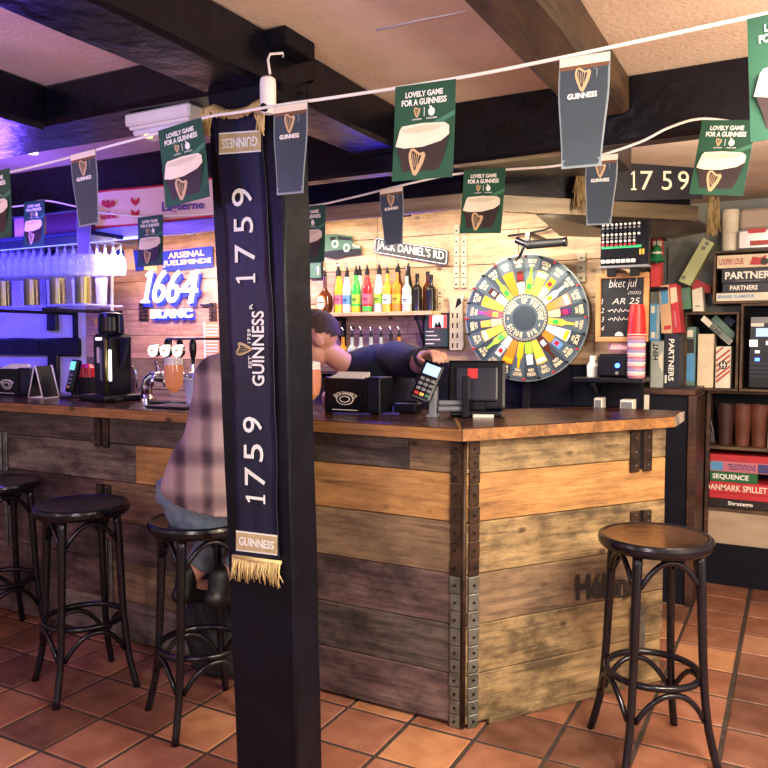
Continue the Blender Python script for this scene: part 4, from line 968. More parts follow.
b = MB(); q = at(164,339,Y=2.84); b.tube([(q.x-pL.x,.07,q.z-ZW),(Lx-.02,.07,q.z-ZW)], .006, 'steel_dark', 8); b.tube([(Lx-.02,.07,q.z-ZW),(Lx-.02,.05,hz)], .006, 'steel_dark', 8); b.tube([(.1,.07,q.z-ZW),(.1,.04,hz)], .006, 'steel_dark', 8); b.build('rail', r)
# drip tray
p = at(170, 398, Y=2.70); b = MB(); b.bx(-.10,.12,-.02,.05,0,.010,'steel_dark',.003)
for k in range(10): b.bx(-.095+k*.021,-.085+k*.021,-.018,.048,.010,.014,'chrome')
tag(b.build('drip_tray', None, (p.x, 2.675, ZW+.001)), 'slatted metal drip tray under the beer taps', 'drip tray')
b = MB(); b.bx(-.115,.115,-.075,.075,0,.008,'soft_black',.003); b.bx(-.11,.11,-.070,.07,.008,.0095,'black_plastic'); p = at(173,407,Y=2.53); mt = b.build('bar_mat', None, (p.x, 2.55, ZW+.001)); tag(mt, 'small black bar mat under the full beer glass', 'bar mat')
def goblet(x, y, z, label, h=.215, fill=True, gm='clear_glass', grp=None):
    r = thing('beer_glass' if fill else 'drinking_glass', label, 'beer glass' if fill else 'glass', (x, y, z), 0, grp)
    b = MB(); b.lathe([(0,.001),(.034,.001),(.034,.004),(.008,.010),(.006,.035),(.012,.05),(.036,.075),(.044,.11),(.045,.15),(.041,.21),(.039,.211),(.043,.15),(.042,.11),(.034,.077),(.010,.053),(0,.051)], gm, 24); b.build('glass', r)
    if fill:
        b = MB(); b.lathe([(0,.054),(.010,.055),(.0335,.079),(.041,.11),(.042,.15),(.0405,.18),(0,.18)], 'beer_amber_glow', 24); b.build('beer', r)
        b = MB(); b.lathe([(0,.1802),(.0404,.1802),(.0392,.208),(.02,.213),(0,.214)], 'foam', 24); b.build('foam', r)
    return r
p = at(176, 405, Y=2.57); goblet(p.x, 2.56, ZW+.0108, 'full amber beer in a stemmed glass on the small black mat')
def tumbler(x, y, z, h, r0, r1, label, m='glass_blue', grp=None, name='drinking_glass'):
    b = MB(); b.lathe([(0,.0),(r0,.0),(r1,h),(r1-.003,h),(r0-.003,.008),(0,.008)], m, 18); o = b.build(name, None, (x,y,z)); return tag(o, label, 'glass', grp)
p = at(203, 398, Y=2.74); tumbler(p.x, 2.86, ZW+.001, .20, .026, .040, 'tall flared empty glass behind the customer shoulder')
p = at(194, 400, Y=2.66); tumbler(p.x+.0, 2.66, ZW+.001, .125, .036, .044, 'short empty glass right of the full beer')
# ---- over the left of the bar
# hanging glasses and their rack
YG = 3.30
a0, a1 = at(-4,243,Y=YG), at(101,243,Y=YG)
r = thing('glass_rack', 'hanging wire rack holding rows of upside down stemmed glasses', 'glass rack', (a1.x, YG, a1.z))
b = MB()
for k in range(4):
    y = YG-.055+k*.09
    for s in (-.012, .012): b.tube([(a0.x-.5,y+s,2.0),(a1.x,y+s,2.0)], .004, 'grey_rail', 6)
b.bx(a0.x-.5, a1.x+.02, YG-.09, YG-.075, 1.985, 2.025, 'grey_rail', .003); b.bx(a1.x-.01, a1.x+.02, YG-.09, YG+.26, 1.985, 2.025, 'grey_rail', .003)
for x in (a1.x-.05, a1.x-1.0, a1.x-1.9): b.tube([(x,YG,2.0),(x,YG,2.199)], .006, 'grey_rail', 6); b.tube([(x,YG+.2,2.0),(x,YG+.2,2.199)], .006, 'grey_rail', 6)
b.build('rails', r, world=True)
g0 = None
mb = MB(); mb.lathe([(.0,0),(.031,0),(.031,-.003),(.006,-.010),(.0045,-.07),(.010,-.083),(.026,-.105),(.0325,-.14),(.032,-.18),(.028,-.212),(.026,-.212),(.030,-.18),(.0305,-.14),(.024,-.107),(0,-.085)], 'glass_blue', 14)
n = 0; x = a1.x-.05
for k in range(4):
    y = YG-.055+k*.09
    for j in range(22):
        xx = a1.x-.03-(k%2)*.035-j*.074
        if g0 is None: g0 = mb.build('stemmed_glass', None, (xx,y,2.011)); o = g0
        else: o = g0.copy(); C.objects.link(o); o.location = (xx,y,2.011)
        tag(o, 'clear stemmed glass hanging upside down in the wire rack lit blue', 'glass', 'stemmed glasses hanging in the rack')
# glass shelf with metal canisters
zs_ = at(50,306,Y=3.3).z; xe = at(96,306,Y=3.25).x
r = thing('glass_shelf', 'narrow glass shelf under the hanging glasses', 'shelf', (xe, 3.3, zs_))
b = MB(); b.bx(-6.4, xe, 3.16, 3.46, zs_-.012, zs_, 'glass_blue', .002); b.build('shelf_board', r, world=True)
for px in (50, 4):
    q = at(px, 315, Y=3.3); b = MB(); b.bx(q.x-.012,q.x+.012,3.25,3.885,zs_-.034,zs_-.013,'black_paint',.003); b.bx(q.x-.02,q.x+.02,3.86,3.885,zs_-.32,zs_-.01,'black_paint',.003); b.build('bracket', r, world=True)
for i, (px, lab) in enumerate(((4,'leftmost metal canister on the glass shelf, in shade'),(32,'second metal canister from the left on the glass shelf'),(58,'third metal canister from the left on the glass shelf'),(83.5,'metal canister nearest the right end of the glass shelf'))):
    q = at(px, 306, Y=3.25); b = MB(); b.lathe([(0,0),(.047,0),(.0485,.006),(.0485,.165),(.046,.168),(.046,.160),(0,.16)], 'brass', 22); o = b.build('metal_canister', None, (q.x,3.25,zs_+.0005)); tag(o, lab, 'canister', 'metal canisters on the glass shelf')
for i, px in enumerate((18, 45, 71, 95)):
    q = at(px, 306, Y=3.27); tumbler(q.x-.02, 3.34, zs_+.0005, .165, .030, .037, ('straight glass between the first two metal canisters','straight glass between the second and third metal canisters','straight glass between the third and fourth metal canisters','straight glass at the right end of the glass shelf')[i], 'glass_blue', 'straight glasses on the glass shelf')
# things on the gantry shelf
qz = at(55,237,Y=2.98).z
b = MB(); b.bx(-5.6, at(104,238,Y=2.98).x, 2.88, 3.12, qz-.022, qz, 'black_paint', .003); o = b.build('gantry_shelf', can, world=True); o['label'] = 'black shelf above the hanging glasses'
def gbox(c, Y, d, m, name, label, cat, zb=None, bev=.002, texts=(), grp=None):
    a = rect(*c, Y); z0 = a[1] if zb is None else zb; z1 = a[3]
    b = MB(); b.bx(a[0], a[2], Y, Y+d, z0, z1, m, bev)
    o = b.build(name); tag(o, label, cat, grp)
    return o
o = gbox((46,203,78,236), 2.98, .12, 'maroon', 'tray_box', 'maroon box on the black shelf between the pink flag and the pint flag', 'box', qz+.0005)
o = gbox((14,204,23,236), 2.98, .10, 'pink_card', 'carton', 'pink carton on the black shelf at the far left', 'carton', qz+.0005)
b = MB(); a = rect(24,195,42,206, 2.98); b.bx(a[0],a[2],2.98,3.08,qz+.0005,a[3]-.012,'yellow_card',.002); b.disc((a[0]+a[2])/2,(a[3]+a[1])/2-.012,.03,.015,2.979,.001,'soft_black'); o = b.build('carton'); tag(o, 'yellow carton with a dark mark on the black shelf above the pink flag', 'carton')
# banner tied along the beam
YBn = 2.455
b = MB(); n = 26; vs = []
topc = [(95,191.5),(112,189),(130,188),(150,186),(170,184),(190,181),(213,177)]; botc = [(95,228),(112,227),(130,226),(150,224),(170,221),(190,219),(213,217)]
def ip(c, t): i = min(int(t*(len(c)-1)), len(c)-2); u = t*(len(c)-1)-i; return (c[i][0]+(c[i+1][0]-c[i][0])*u, c[i][1]+(c[i+1][1]-c[i][1])*u)
ban = thing('team_banner', 'long pale pink team banner with red edging hung below the beam, left of the pillar', 'banner', at(150,222,Y=YBn))
def strip(f0, f1, yo, th, m):
    vs = []
    for k in range(n+1):
        t = k/n; A = ip(topc, t); B_ = ip(botc, t)
        for f in (f0, f1):
            x, y = A[0]+(B_[0]-A[0])*f, A[1]+(B_[1]-A[1])*f; q = at(x, y, Y=YBn+yo+.004*math.sin(t*9)); vs += [q, q+V((0,th,0))]
    b.add(vs, [[4*k,4*k+2,4*k+6,4*k+4] for k in range(n)]+[[4*k+1,4*k+5,4*k+7,4*k+3] for k in range(n)]+[[4*k,4*k+4,4*k+5,4*k+1] for k in range(n)]+[[4*k+2,4*k+3,4*k+7,4*k+6] for k in range(n)]+[[0,1,3,2],[4*n,4*n+2,4*n+3,4*n+1]], m)
strip(0,1,0,.003,'banner_pink'); b.build('cloth', ban, world=True)
b = MB(); strip(0,.05,-.0015,.001,'banner_red'); strip(.95,1,-.0015,.001,'banner_red'); b.build('red_edging', ban, world=True)['label'] = 'red edging'
yb = YBn-.0062
b = MB(); pxtext(b, 'hummel', 100.5,213,116,219, yb, 'banner_red', bold=.02)
for s in (-1, 1): pxpoly(b, [(108+s*1,206),(108+s*3,201),(108+s*6,200),(108+s*6.5,204),(108+s*4,207)], yb, .001, 'banner_red')
pxpoly(b, [(107,200),(109,200),(110,208),(106,208)], yb, .001, 'banner_red'); pxpoly(b, [(106.5,211),(110,211),(108.5,213)], yb, .001, 'banner_red')
for y in (197, 209):
    pxpoly(b, [(131,y),(135,y+4),(135,y+9),(131,y+5)] , yb, .001, 'banner_red'); pxpoly(b, [(139,y),(135,y+4),(135,y+9),(139,y+5)], yb, .001, 'banner_red')
b.build('red_emblems', ban, world=True)['label'] = 'red bee emblem, word and chevrons'
b = MB(); f = quadmap([(162,214.5),(204,211),(204,200),(162,202)], yb); b.text('Lagterne', (0,0,1,1), yb, .001, 'banner_violet', bold=.02, fn=f); b.build('violet_lettering', ban, world=True)['label'] = 'violet lettering'
# light fitting under the beam and spot
YFt = 1.72; fx0, fx1 = at(124,128,Y=YFt).x, at(189,120,Y=YFt).x; fz = 2.0735
r = thing('strip_light_fitting', 'white box light fitting under the dark beam left of the pillar', 'light fitting', ((fx0+fx1)/2, YFt+.05, fz-.06))
b = MB(); b.bx(fx0, fx1, YFt, YFt+.11, fz-.038, fz, 'white_plastic', .006); b.bx(fx0+.01, fx1-.01, YFt+.01, YFt+.10, fz-.048, fz-.0385, 'white_plastic', .002); b.build('housing', r, world=True)
b = MB(); b.bx(fx0+.02, fx1-.02, YFt+.012, YFt+.098, fz-.066, fz-.0485, mat('frosted','d8d6e2',.3), .006); b.build('diffuser', r, world=True)
b = MB(); q = at(141,134,Y=YFt); b.cyl((q.x,YFt+.03,fz-.072),(q.x,YFt+.03,fz-.0665),.012,mat('lamp_warm','ffe0a0',.4,emit='ffc860',es=2)); b.build('indicator', r, world=True)['label'] = 'small warm indicator lamp'
q = at(33,156,Y=1.98); b = MB(); b.cyl((q.x,1.98,2.199),(q.x,1.98,q.z+.02),.022,'chrome'); r = b.build('spotlight'); tag(r, 'tiny lit ceiling spotlight near the left edge', 'spotlight')
b = MB(); b.cyl((q.x,1.98,q.z+.019),(q.x,1.98,q.z+.008),.019,'lamp_white'); b.build('bulb', r, world=True)['label'] = 'lit bulb'
# ---- lit sign and flags on the plank wall
YW = YB-.03
r = thing('neon_sign', 'glowing blue white sign with large slanted figures on the plank wall', 'sign', at(172,320,Y=YW))
for dx, dy, Y, m, nm in ((3,3.5,YW-.012,'neon_blue','backing_letters'),(0,0,YW-.03,'neon','letters')):
    b = MB()
    for ch, x0, x1 in (('1',144,152),('6',154,166),('6',168,180),('4',181,198)):
        f = quadmap([(x0+dx-3,303+dy),(x1+dx-3,303+dy),(x1+dx+3,270+dy),(x0+dx+3,270+dy)], Y); b.text(ch, (0,0,1,1), Y, .014, m, bold=.0 if nm == 'letters' else .03, fn=f)
    pxtext(b, 'BLANC', 151+dx, 309+dy*.6, 192+dx, 318+dy*.6, Y, m, bold=.04, d=.012)
    b.build(nm, r, world=True)['label'] = 'glowing white figures' if nm == 'letters' else 'deep blue backing figures'
b = MB()
for c in ((141,304,149,306),(200,304,212,306)): pxbox(b, *c, YW-.012, .012, 'steel_dark')
b.build('mounting_strip', r, world=True)
def clothflag(name, label, cat, pieces, Y):
    r = thing(name, label, cat, at(pieces[0][1][0][0], pieces[0][1][2][1], Y=Y))
    for nm, pts, m, yo in pieces:
        b = MB(); pxpoly(b, pts, Y+yo, .003, m); b.build(nm, r, world=True)
    return r
r = clothflag('supporters_flag', 'blue supporters flag with gold lettering above the glowing figures', 'flag', [('cloth', [(162,251.5),(212,246),(213,267),(163,272)], 'flag_blue', 0)], YW-.01)
b = MB(); b.text('ARSENAL', (0,0,1,1), YW-.0105, .001, 'flag_gold', bold=.03, fn=quadmap([(168,259),(204,255.5),(204,249.5),(168,253)], YW-.0105)); b.text('JUELSMINDE', (0,0,1,1), YW-.0105, .001, 'flag_gold', bold=.03, fn=quadmap([(163,267.5),(211,264),(211,257.5),(163,261)], YW-.0105)); b.build('gold_lettering', r, world=True)['label'] = 'gold lettering'
clothflag('striped_scarf', 'blue and yellow striped scarf hanging left of the supporters flag', 'scarf', [('blue_band', [(116,250),(120,247),(124,252),(124,270),(120,274),(117,268)], 'flag_blue', 0), ('yellow_band', [(124,249),(133,249),(135,270),(125,269)], 'flag_gold', 0), ('blue_band', [(133,250),(140,251),(144,270),(136,271)], 'flag_blue', -.001), ('yellow_band', [(144,262),(157,264),(157,271),(144,270)], 'flag_gold', -.001)], YW-.008)
b = MB(); b.tube([at(x,y,Y=YW-.015) for x, y in ((121,246),(115,250),(112.5,262),(112,280),(112,306),(113,330))], .012, 'white_plastic', 8); tag(b.build('cable'), 'thick white cable curving down the plank wall beside the hanging glasses', 'cable')
for c, lab in (((139,302,148,321),'dark metal strap on the plank wall left of the lit sign'),((209,302,216,321),'dark metal strap on the plank wall right of the lit sign')):
    b = MB(); a = rect(*c, YW-.002); w_ = a[2]-a[0]
    for i in range(2):
        for k in range(5): zz = a[1]+(a[3]-a[1])*k/5; b.bx(a[0]+w_*i*.55, a[0]+w_*(i*.55+.45), YW-.006, YW+.006, zz, zz+(a[3]-a[1])/5*.8, 'rusty_metal', .002)
    tag(b.build('metal_strap'), lab, 'metal strap', 'metal straps on the plank wall')
r = clothflag('lined_board', 'orange board with fine lines on the wall between the taps and the pillar', 'board', [('panel', [(204,322),(219,322),(219,362),(205,360)], 'orange_board', 0)], YW-.012)
b = MB()
for k in range(11): pxpoly(b, [(206,325+k*3.2),(218,325+k*3.2),(218,326+k*3.2),(206,326+k*3.2)], YW-.0135, .001, 'banner_pink')
for c in ((204,322,205.2,361),): pxbox(b, *c, YW-.0135, .001, 'label_white')
b.build('printed_lines', r, world=True)
# ================================================================ MIDDLE OF THE COUNTER
b = MB(); P = [zat(333,414), zat(398,414.5), zat(414,406.5), zat(372,406)]
prismz(b, [(q.x,q.y) for q in P], ZW+.0003, ZW+.004, 'mat_violet'); tag(b.build('bar_mat'), 'violet bar mat lying in front of the middle napkin caddy', 'bar mat')
cad2.location.z = ZW+.001
p = at(319, 406, Y=2.66); r = goblet(p.x, 2.60, ZW+.001, 'half hidden amber beer glass just right of the pillar', fill=True)
# card terminal held by the barman over a stand
tw = at(420, 399, Y=2.66)
r = thing('card_terminal', 'black card terminal with a pale blue screen that the barman holds', 'card terminal', tw, R(14), 'card payment terminals')
T = M.Rotation(R(20), 4, 'Y') @ M.Rotation(R(-24), 4, 'X')
for nm, fn in (('body', lambda b: b.box((0,0,.075),(.082,.034,.165),'black_plastic',None,.010,2)), ('screen', lambda b: b.bx(-.030,.030,-.0195,-.0165,.098,.142,'screen_blue')),
    ('keypad', lambda b: [b.bx(-.030+i*.022,-.013+i*.022,-.0205,-.016,.008+j*.021,.021+j*.021,('print_red','flag_gold','card_green_pale')[i] if j == 0 else 'grey_plastic',.002) for i in range(3) for j in range(4)])):
    b = MB(); b.T = T; fn(b); b.build(nm, r)
q = at(435, 410, Y=2.70); r = thing('terminal_stand', 'grey angled stand with paper rolls under the held card terminal', 'stand', (q.x, 2.72, ZW+.001), R(10))
b = MB(); b.bx(-.03,.0,-.02,.02,0,.12,'grey_plastic',.004); b.box((-.03,-.004,.12),(.075,.05,.014),'grey_plastic',M.Rotation(R(-38),4,'Y'),.004); b.bx(-.034,.004,-.03,.05,0,.008,'grey_plastic'); b.build('bracket', r)
for k in range(2): b = MB(); b.cyl((.006,-.005+k*.012,.03+k*.022),(.10,.02+k*.012,.032+k*.022),.011,'grey_plastic'); b.build('paper_roll', r)
b = MB(); b.bx(.10,.125,-.01,.03,0,.16,'black_plastic',.004); b.build('post', r)
# till screen seen from behind
q = at(478, 408, Y=2.86); r = thing('till_screen', 'black till screen seen from behind, with a red sticker, at the bend of the counter', 'till', (q.x, 2.84, ZW+.001), R(20))
b = MB(); b.T = M.Rotation(R(-14), 4, 'X'); b.box((.0,.02,.125),(.23,.05,.20),'black_plastic',None,.012,2); b.box((.0,-.012,.125),(.17,.02,.14),'dark_navy_plastic',None,.008,2); b.build('housing', r)
b = MB(); b.T = M.Rotation(R(-14), 4, 'X'); b.bx(-.035,.005,-.0245,-.0205,.145,.185,'print_red'); b.build('sticker', r)['label'] = 'red square sticker'
b = MB(); b.box((.0,.03,.010),(.20,.17,.020),'black_plastic',None,.006,2); b.bx(-.04,.04,.0,.05,.018,.06,'black_plastic',.006); b.build('base', r)
b = MB(); b.bx(-.01,.07,-.075,-.055,0,.010,'label_white'); tag(b.build('receipt', None, (q.x,2.84,ZW+.0005), R(20)), 'folded white slip of paper in front of the till screen', 'paper')
b = MB(); b.box((0,0,.02),(.10,.09,.04),'black_plastic',None,.008,2); b.box((0,.02,.043),(.08,.03,.012),'black_plastic',None,.004); q = at(405,405,Y=2.80); tag(b.build('card_printer', None, (q.x,2.83,ZW+.001), R(8)), 'low black printer between the napkin caddy and the card terminal', 'printer')
# ================================================================ WALL BEHIND THE BAR
YW = YB-.026
for n_, c in dict(b_yellow='e2a41c', b_green='2fae3c', b_red='c4232b', b_white='c6ccc8', b_blue='5a86c4', b_amber='b8741e', b_brown='4a2012', b_dark='15130f', b_gold='c89a30', b_pink='d85a70', b_clear='98a09c', b_lime='8fc43a', b_orange='dc7420').items(): mat(n_, c, .14)
mat('pourer', '8d8f94', .25, .9); mat('tin_green', '35613f', .5); mat('wheel_slate', '44535a', .45); mat('wheel_dark', '2c383d', .45); mat('wheel_rim', '8a9490', .4, .3); mat('wheel_cream', 'd8c9a4', .5); mat('chalkboard', '15181e', .75, col2='20242a', scale=6); mat('chalk', 'c4c4c0', .9); mat('frame_pine', 'b98a58', .6, col2='a4784a', scale=8)
mat('sign_black', '191b1a', .4); mat('plate_cream', 'a89c84', .6, col2='bcae94', scale=10); mat('screen_dim', '26343a', .2, emit='31464a', es=.25); mat('screen_red', 'c84040', .3, emit='d04a44', es=.5); mat('screen_white', 'f0f0f0', .3, emit='ffffff', es=.6)
# bottle shelf
zsh = at(375,312,Y=3.74).z; xa = at(318,312,Y=3.74).x; xb = at(433,312,Y=3.74).x
r = thing('bottle_shelf', 'long wall shelf carrying the row of coloured liqueur bottles', 'shelf', (xb, 3.87, zsh-.02))
b = MB(); b.bx(xa-.45, xb, 3.72, 3.872, zsh-.022, zsh, 'pine', .002); b.build('shelf_board', r, world=True)
for x in (at(416,312,Y=3.74).x, xa+.1):
    b = MB(); b.bx(x-.012,x+.012,3.74,3.872,zsh-.046,zsh-.023,'soft_black',.002); b.bx(x-.012,x+.012,3.85,3.872,zsh-.24,zsh-.03,'soft_black',.002); b.tube([(x,3.75,zsh-.04),(x,3.86,zsh-.2)],.008,'soft_black',6); b.build('bracket', r, world=True)
# dark lower backing and second shelf
zs2 = at(372,371,Y=3.70).z
r = thing('bottle_shelf', 'lower wall shelf with clear bottles behind the barman', 'shelf', (xb, 3.87, zs2-.02))
b = MB(); b.bx(xa-.3, at(416,371,Y=3.7).x, 3.68, 3.872, zs2-.022, zs2, 'shelf_wood', .002); b.build('shelf_board', r, world=True)
for x in (at(412,371,Y=3.7).x, xa):
    b = MB(); b.bx(x-.012,x+.012,3.72,3.872,zs2-.046,zs2-.023,'soft_black',.002); b.bx(x-.012,x+.012,3.85,3.872,zs2-.22,zs2-.03,'soft_black',.002); b.build('bracket', r, world=True)
def bottle(name, x, y, z, h, kind, body, label, lab, grp, pour=True, cap='pourer', low=None, s=1.0):
    """kind: slim liqueur bottle, square shouldered, round"""
    r = thing(name, lab, 'bottle', (x, y, z), 0, grp); q_ = s*(.80 if kind != 'round' else .85); r.scale = (q_,q_,s)
    hb = h
    prof = {'slim': [(0,0),(.031,0),(.034,.006),(.034,hb*.55),(.031,hb*.64),(.022,hb*.78),(.0155,hb*.90),(.0145,hb*.985),(.012,hb),(0,hb)],
            'square': [(0,0),(.035,0),(.037,.006),(.037,hb*.60),(.033,hb*.66),(.016,hb*.74),(.0135,hb*.80),(.0135,hb*.985),(.012,hb),(0,hb)],
            'round': [(0,0),(.045,0),(.054,.02),(.058,hb*.25),(.052,hb*.45),(.025,hb*.60),(.0145,hb*.68),(.0135,hb*.985),(.012,hb),(0,hb)]}[kind]
    b = MB(); b.lathe(prof, body, 20)
    if kind == 'slim': b.lathe([(.0165,hb*.90),(.0158,hb*.99),(.0135,hb*1.003)], 'soft_black', 14)
    b.build('glass', r)
    if label:
        b = MB(); R0 = max(p[0] for p in prof)+.0008
        if kind == 'round': b.disc(0, hb*.27, .040, .048, -R0, .004, 'b_orange', 20); b.disc(0, hb*.27, .033, .04, -R0-.001, .002, 'print_cream', 20); b.bx(-.03,.03,-R0-.002,-R0,hb*.255,hb*.29,'b_red')
        else:
            b.lathe([(R0, hb*.20), (R0, hb*.44)], label, 20)
            b.bx(-.016,.016,-R0-.0012,-R0+.004,hb*.31,hb*.335,'print_black'); b.bx(-.011,.011,-R0-.0012,-R0+.004,hb*.27,hb*.285,'print_black')
        b.build('label', r)
    if low: b = MB(); b.lathe([(.0348,.004),(.0348,hb*.14)], low, 20); b.build('lower_band', r)
    if pour: b = MB(); b.lathe([(0,hb),(.0135,hb-.012),(.0135,hb+.012),(.008,hb+.018),(.0065,hb+.03),(0,hb+.031)], 'soft_black', 12); b.tube([(0,0,hb+.03),(-.004,0,hb+.042),(-.011,0,hb+.058)],.0048,cap,6); b.build('pourer', r)
    else: b = MB(); b.cyl((0,0,hb-.02),(0,0,hb+.008),.0155,'soft_black'); b.build('cap', r)
    return r
zt = zsh+.0008
G1 = 'bottles on the upper bottle shelf'
def bx_(px): return at(px,300,Y=3.77).x
S_ = 1.0
for px, kind, body, label, lab, low, h, k in (
  (325,'round','b_brown','x','round dark bottle with an oval orange label on the upper shelf',None,.225,.95),
  (340.5,'slim','b_yellow','b_pink','yellow bottle with a pink band, second bottle on the upper shelf',None,.242,.95),
  (348.5,'slim','b_white','b_blue','white bottle with a blue band on the upper shelf',None,.235,.95),
  (357.5,'slim','b_green','b_lime','green bottle with a yellow foot on the upper shelf','b_yellow',.242,.95),
  (368.5,'slim','b_red','b_pink','red bottle with a green foot on the upper shelf','b_green',.242,.95),
  (379,'slim','b_white','b_lime','white bottle with a pale green band on the upper shelf',None,.242,.95),
  (388.5,'square','b_gold','b_white','gold bottle with a dark foot on the upper shelf','b_dark',.235,.9),
  (398,'square','b_orange','b_gold','orange amber bottle on the upper shelf',None,.24,.9),
  (408,'square','b_clear','b_white','clear bottle with a large white label at the right of the upper shelf',None,.215,.9)):
    bottle('liqueur_bottle', bx_(px), 3.755 if round(px) % 2 == 0 else 3.77, zt, h, kind, body, label, lab, G1, low=low, s=k)
for px, c, lab in ((332,'b_brown','dark bottle half hidden behind the round one'),(354,'b_white','white bottle half hidden between the blue banded and the green bottle'),(374,'b_pink','pink bottle half hidden behind the red one'),(393,'b_brown','brown bottle half hidden behind the gold one'),(403,'b_dark','dark bottle half hidden behind the orange amber one')):
    bottle('liqueur_bottle', bx_(px)+.0, 3.835, zt, .25, 'slim', c, None, lab, G1, s=.95)
for px, c, lab, h_ in ((415.5,'b_dark','dark bottle right of the white labelled clear one on the upper shelf',.22),(422.5,'b_brown','brown bottle second from the right end of the upper shelf',.235),(429.5,'b_dark','dark bottle at the right end of the upper shelf',.21)):
    bottle('liqueur_bottle', bx_(px), 3.79 if c == 'b_dark' else 3.835, zt, h_, 'square', c, None, lab, G1, pour=False, s=.9)
G2 = 'clear bottles on the lower bottle shelf'
for i, (px, c, l) in enumerate(((343,'b_amber','b_gold'),(352,'b_clear','b_white'),(361,'b_clear','b_white'),(371,'b_clear','b_pink'),(381,'b_clear','b_white'),(391,'b_dark','b_dark'),(399,'b_amber','b_gold'))):
    bottle('spirit_bottle', at(px,335,Y=3.74).x, 3.74, zs2+.0008, .20, 'square', c, l, ('amber bottle behind the barman, leftmost on the lower shelf','clear bottle second from the left on the lower shelf','clear bottle third from the left on the lower shelf','clear bottle with a pink label on the lower shelf','clear bottle right of the pink labelled one on the lower shelf','dark bottle on the lower shelf behind the barman','amber bottle rightmost on the lower shelf')[i], G2, cap='chrome', s=.95)
# street sign
Ys = YW-.02
sg = thing('street_sign', 'black street sign with white capitals hanging askew on the planks', 'sign', at(411,266,Y=Ys))
C4 = [(373.3,252.8),(447.5,265.5),(448.2,249.5),(374.3,236.8)]; f = quadmap(C4, Ys)
def rr_poly(f, i, rad=.06, asp=.22):
    pts = []
    for cx, cy, a0 in ((1-i-rad*asp,i/asp*.0+i*4+rad,-90),(1-i-rad*asp,1-i*4-rad,0),(i+rad*asp,1-i*4-rad,90),(i+rad*asp,i*4+rad,180)):
        for k in range(5): a = R(a0+90*k/4); pts.append(f(cx+math.cos(a)*rad*asp, cy+math.sin(a)*rad))
    return pts
b = MB(); b.plate(rr_poly(f,0,.18), Ys, .006, 'sign_black'); b.build('plate', sg, world=True)
b = MB(); b.plate(rr_poly(f,.012,.16), Ys-.001, .0012, 'print_white'); b.plate(rr_poly(f,.022,.14), Ys-.002, .0012, 'sign_black'); b.build('border_line', sg, world=True)['label'] = 'white border line'
b = MB(); b.text("JACK DANIEL'S RD", (.05,.16,.95,.84), Ys-.0032, .0012, 'print_white', bold=.005, fn=f); b.build('lettering', sg, world=True)['label'] = 'white capital lettering'
# tin sign of an old van
Yt = YW-.015
tv = thing('tin_sign', 'cut out tin sign of a green vintage van on the planks above the bottles', 'sign', at(340,258,Y=Yt))
b = MB(); pxpoly(b, [(320.5,235),(336,234),(352,236),(353,243),(361,246),(361,252),(358,254),(340,256),(322,254),(320.5,248)], Yt, .004, 'tin_green'); b.build('body', tv, world=True)
b = MB(); pxpoly(b, [(330,237),(335,236.5),(335,240),(330,240)], Yt-.005, .006, 'soft_black'); pxpoly(b, [(337,236),(351,237.5),(351,240.5),(338,239.5)], Yt-.005, .006, 'soft_black'); pxpoly(b, [(352,243.5),(360,246),(360,248),(353,247)], Yt-.004, .005, 'plate_cream'); b.build('windows', tv, world=True)
b = MB()
for x, y in ((335.5,244),(347,248)): q = xz(x,y,Yt); b.disc(q[0],q[1],.022,.024,Yt-.006,.006,'print_cream'); b.disc(q[0],q[1],.013,.014,Yt-.0075,.002,'tin_green')
b.build('wheels', tv, world=True)
b = MB(); pxpoly(b, [(322,252),(345,249),(361,249),(361,254),(345,256),(335,259),(324,257)], Yt-.003, .004, 'soft_black'); b.build('shadow_base', tv, world=True)['label'] = 'black painted base'
# small framed pictures beside the pillar
for c, m, lab in (((309,262,322,279),'tin_green','small green framed picture on the planks right of the pillar'),):
    r = thing('picture_frame', lab, 'picture', at(c[2],c[3],Y=YW)); b = MB(); pxbox(b, *c, YW-.014, .014, 'soft_black', .002); b.build('frame', r, world=True); b = MB(); pxbox(b, c[0]+1.2,c[1]+1.2,c[2]-1.2,c[3]-1.2, YW-.016, .002, m); pxbox(b, c[0]+8,c[1]+4,c[2]-3,c[3]-4, YW-.0175,.001,'b_gold'); b.build('picture', r, world=True)
# wall plates: galvanised strips on the planks
for c, lab in (((454,224,459.5,288),'left pale metal strip up the planks between the street sign and the wheel'),((461.5,224,467,288),'right pale metal strip up the planks between the street sign and the wheel'),((577,252,586,282),'grey metal plate on the planks right of the wheel'),((438,286,443,318),'pale metal strip behind the price card')):
    a = rect(*c, YW); b = MB(); n = max(3, int((a[3]-a[1])/.05))
    for k in range(n): zz = a[1]+(a[3]-a[1])*k/n; b.bx(a[0],a[2],YW-.006,YW+.008,zz,zz+(a[3]-a[1])/n-.003,'plate_cream',.002); b.cyl(((a[0]+a[2])/2,YW-.009,zz+.02),((a[0]+a[2])/2,YW-.004,zz+.02),.005,'rivet',seg=8)
    tag(b.build('metal_strip'), lab, 'metal strip', 'metal strips on the back wall')
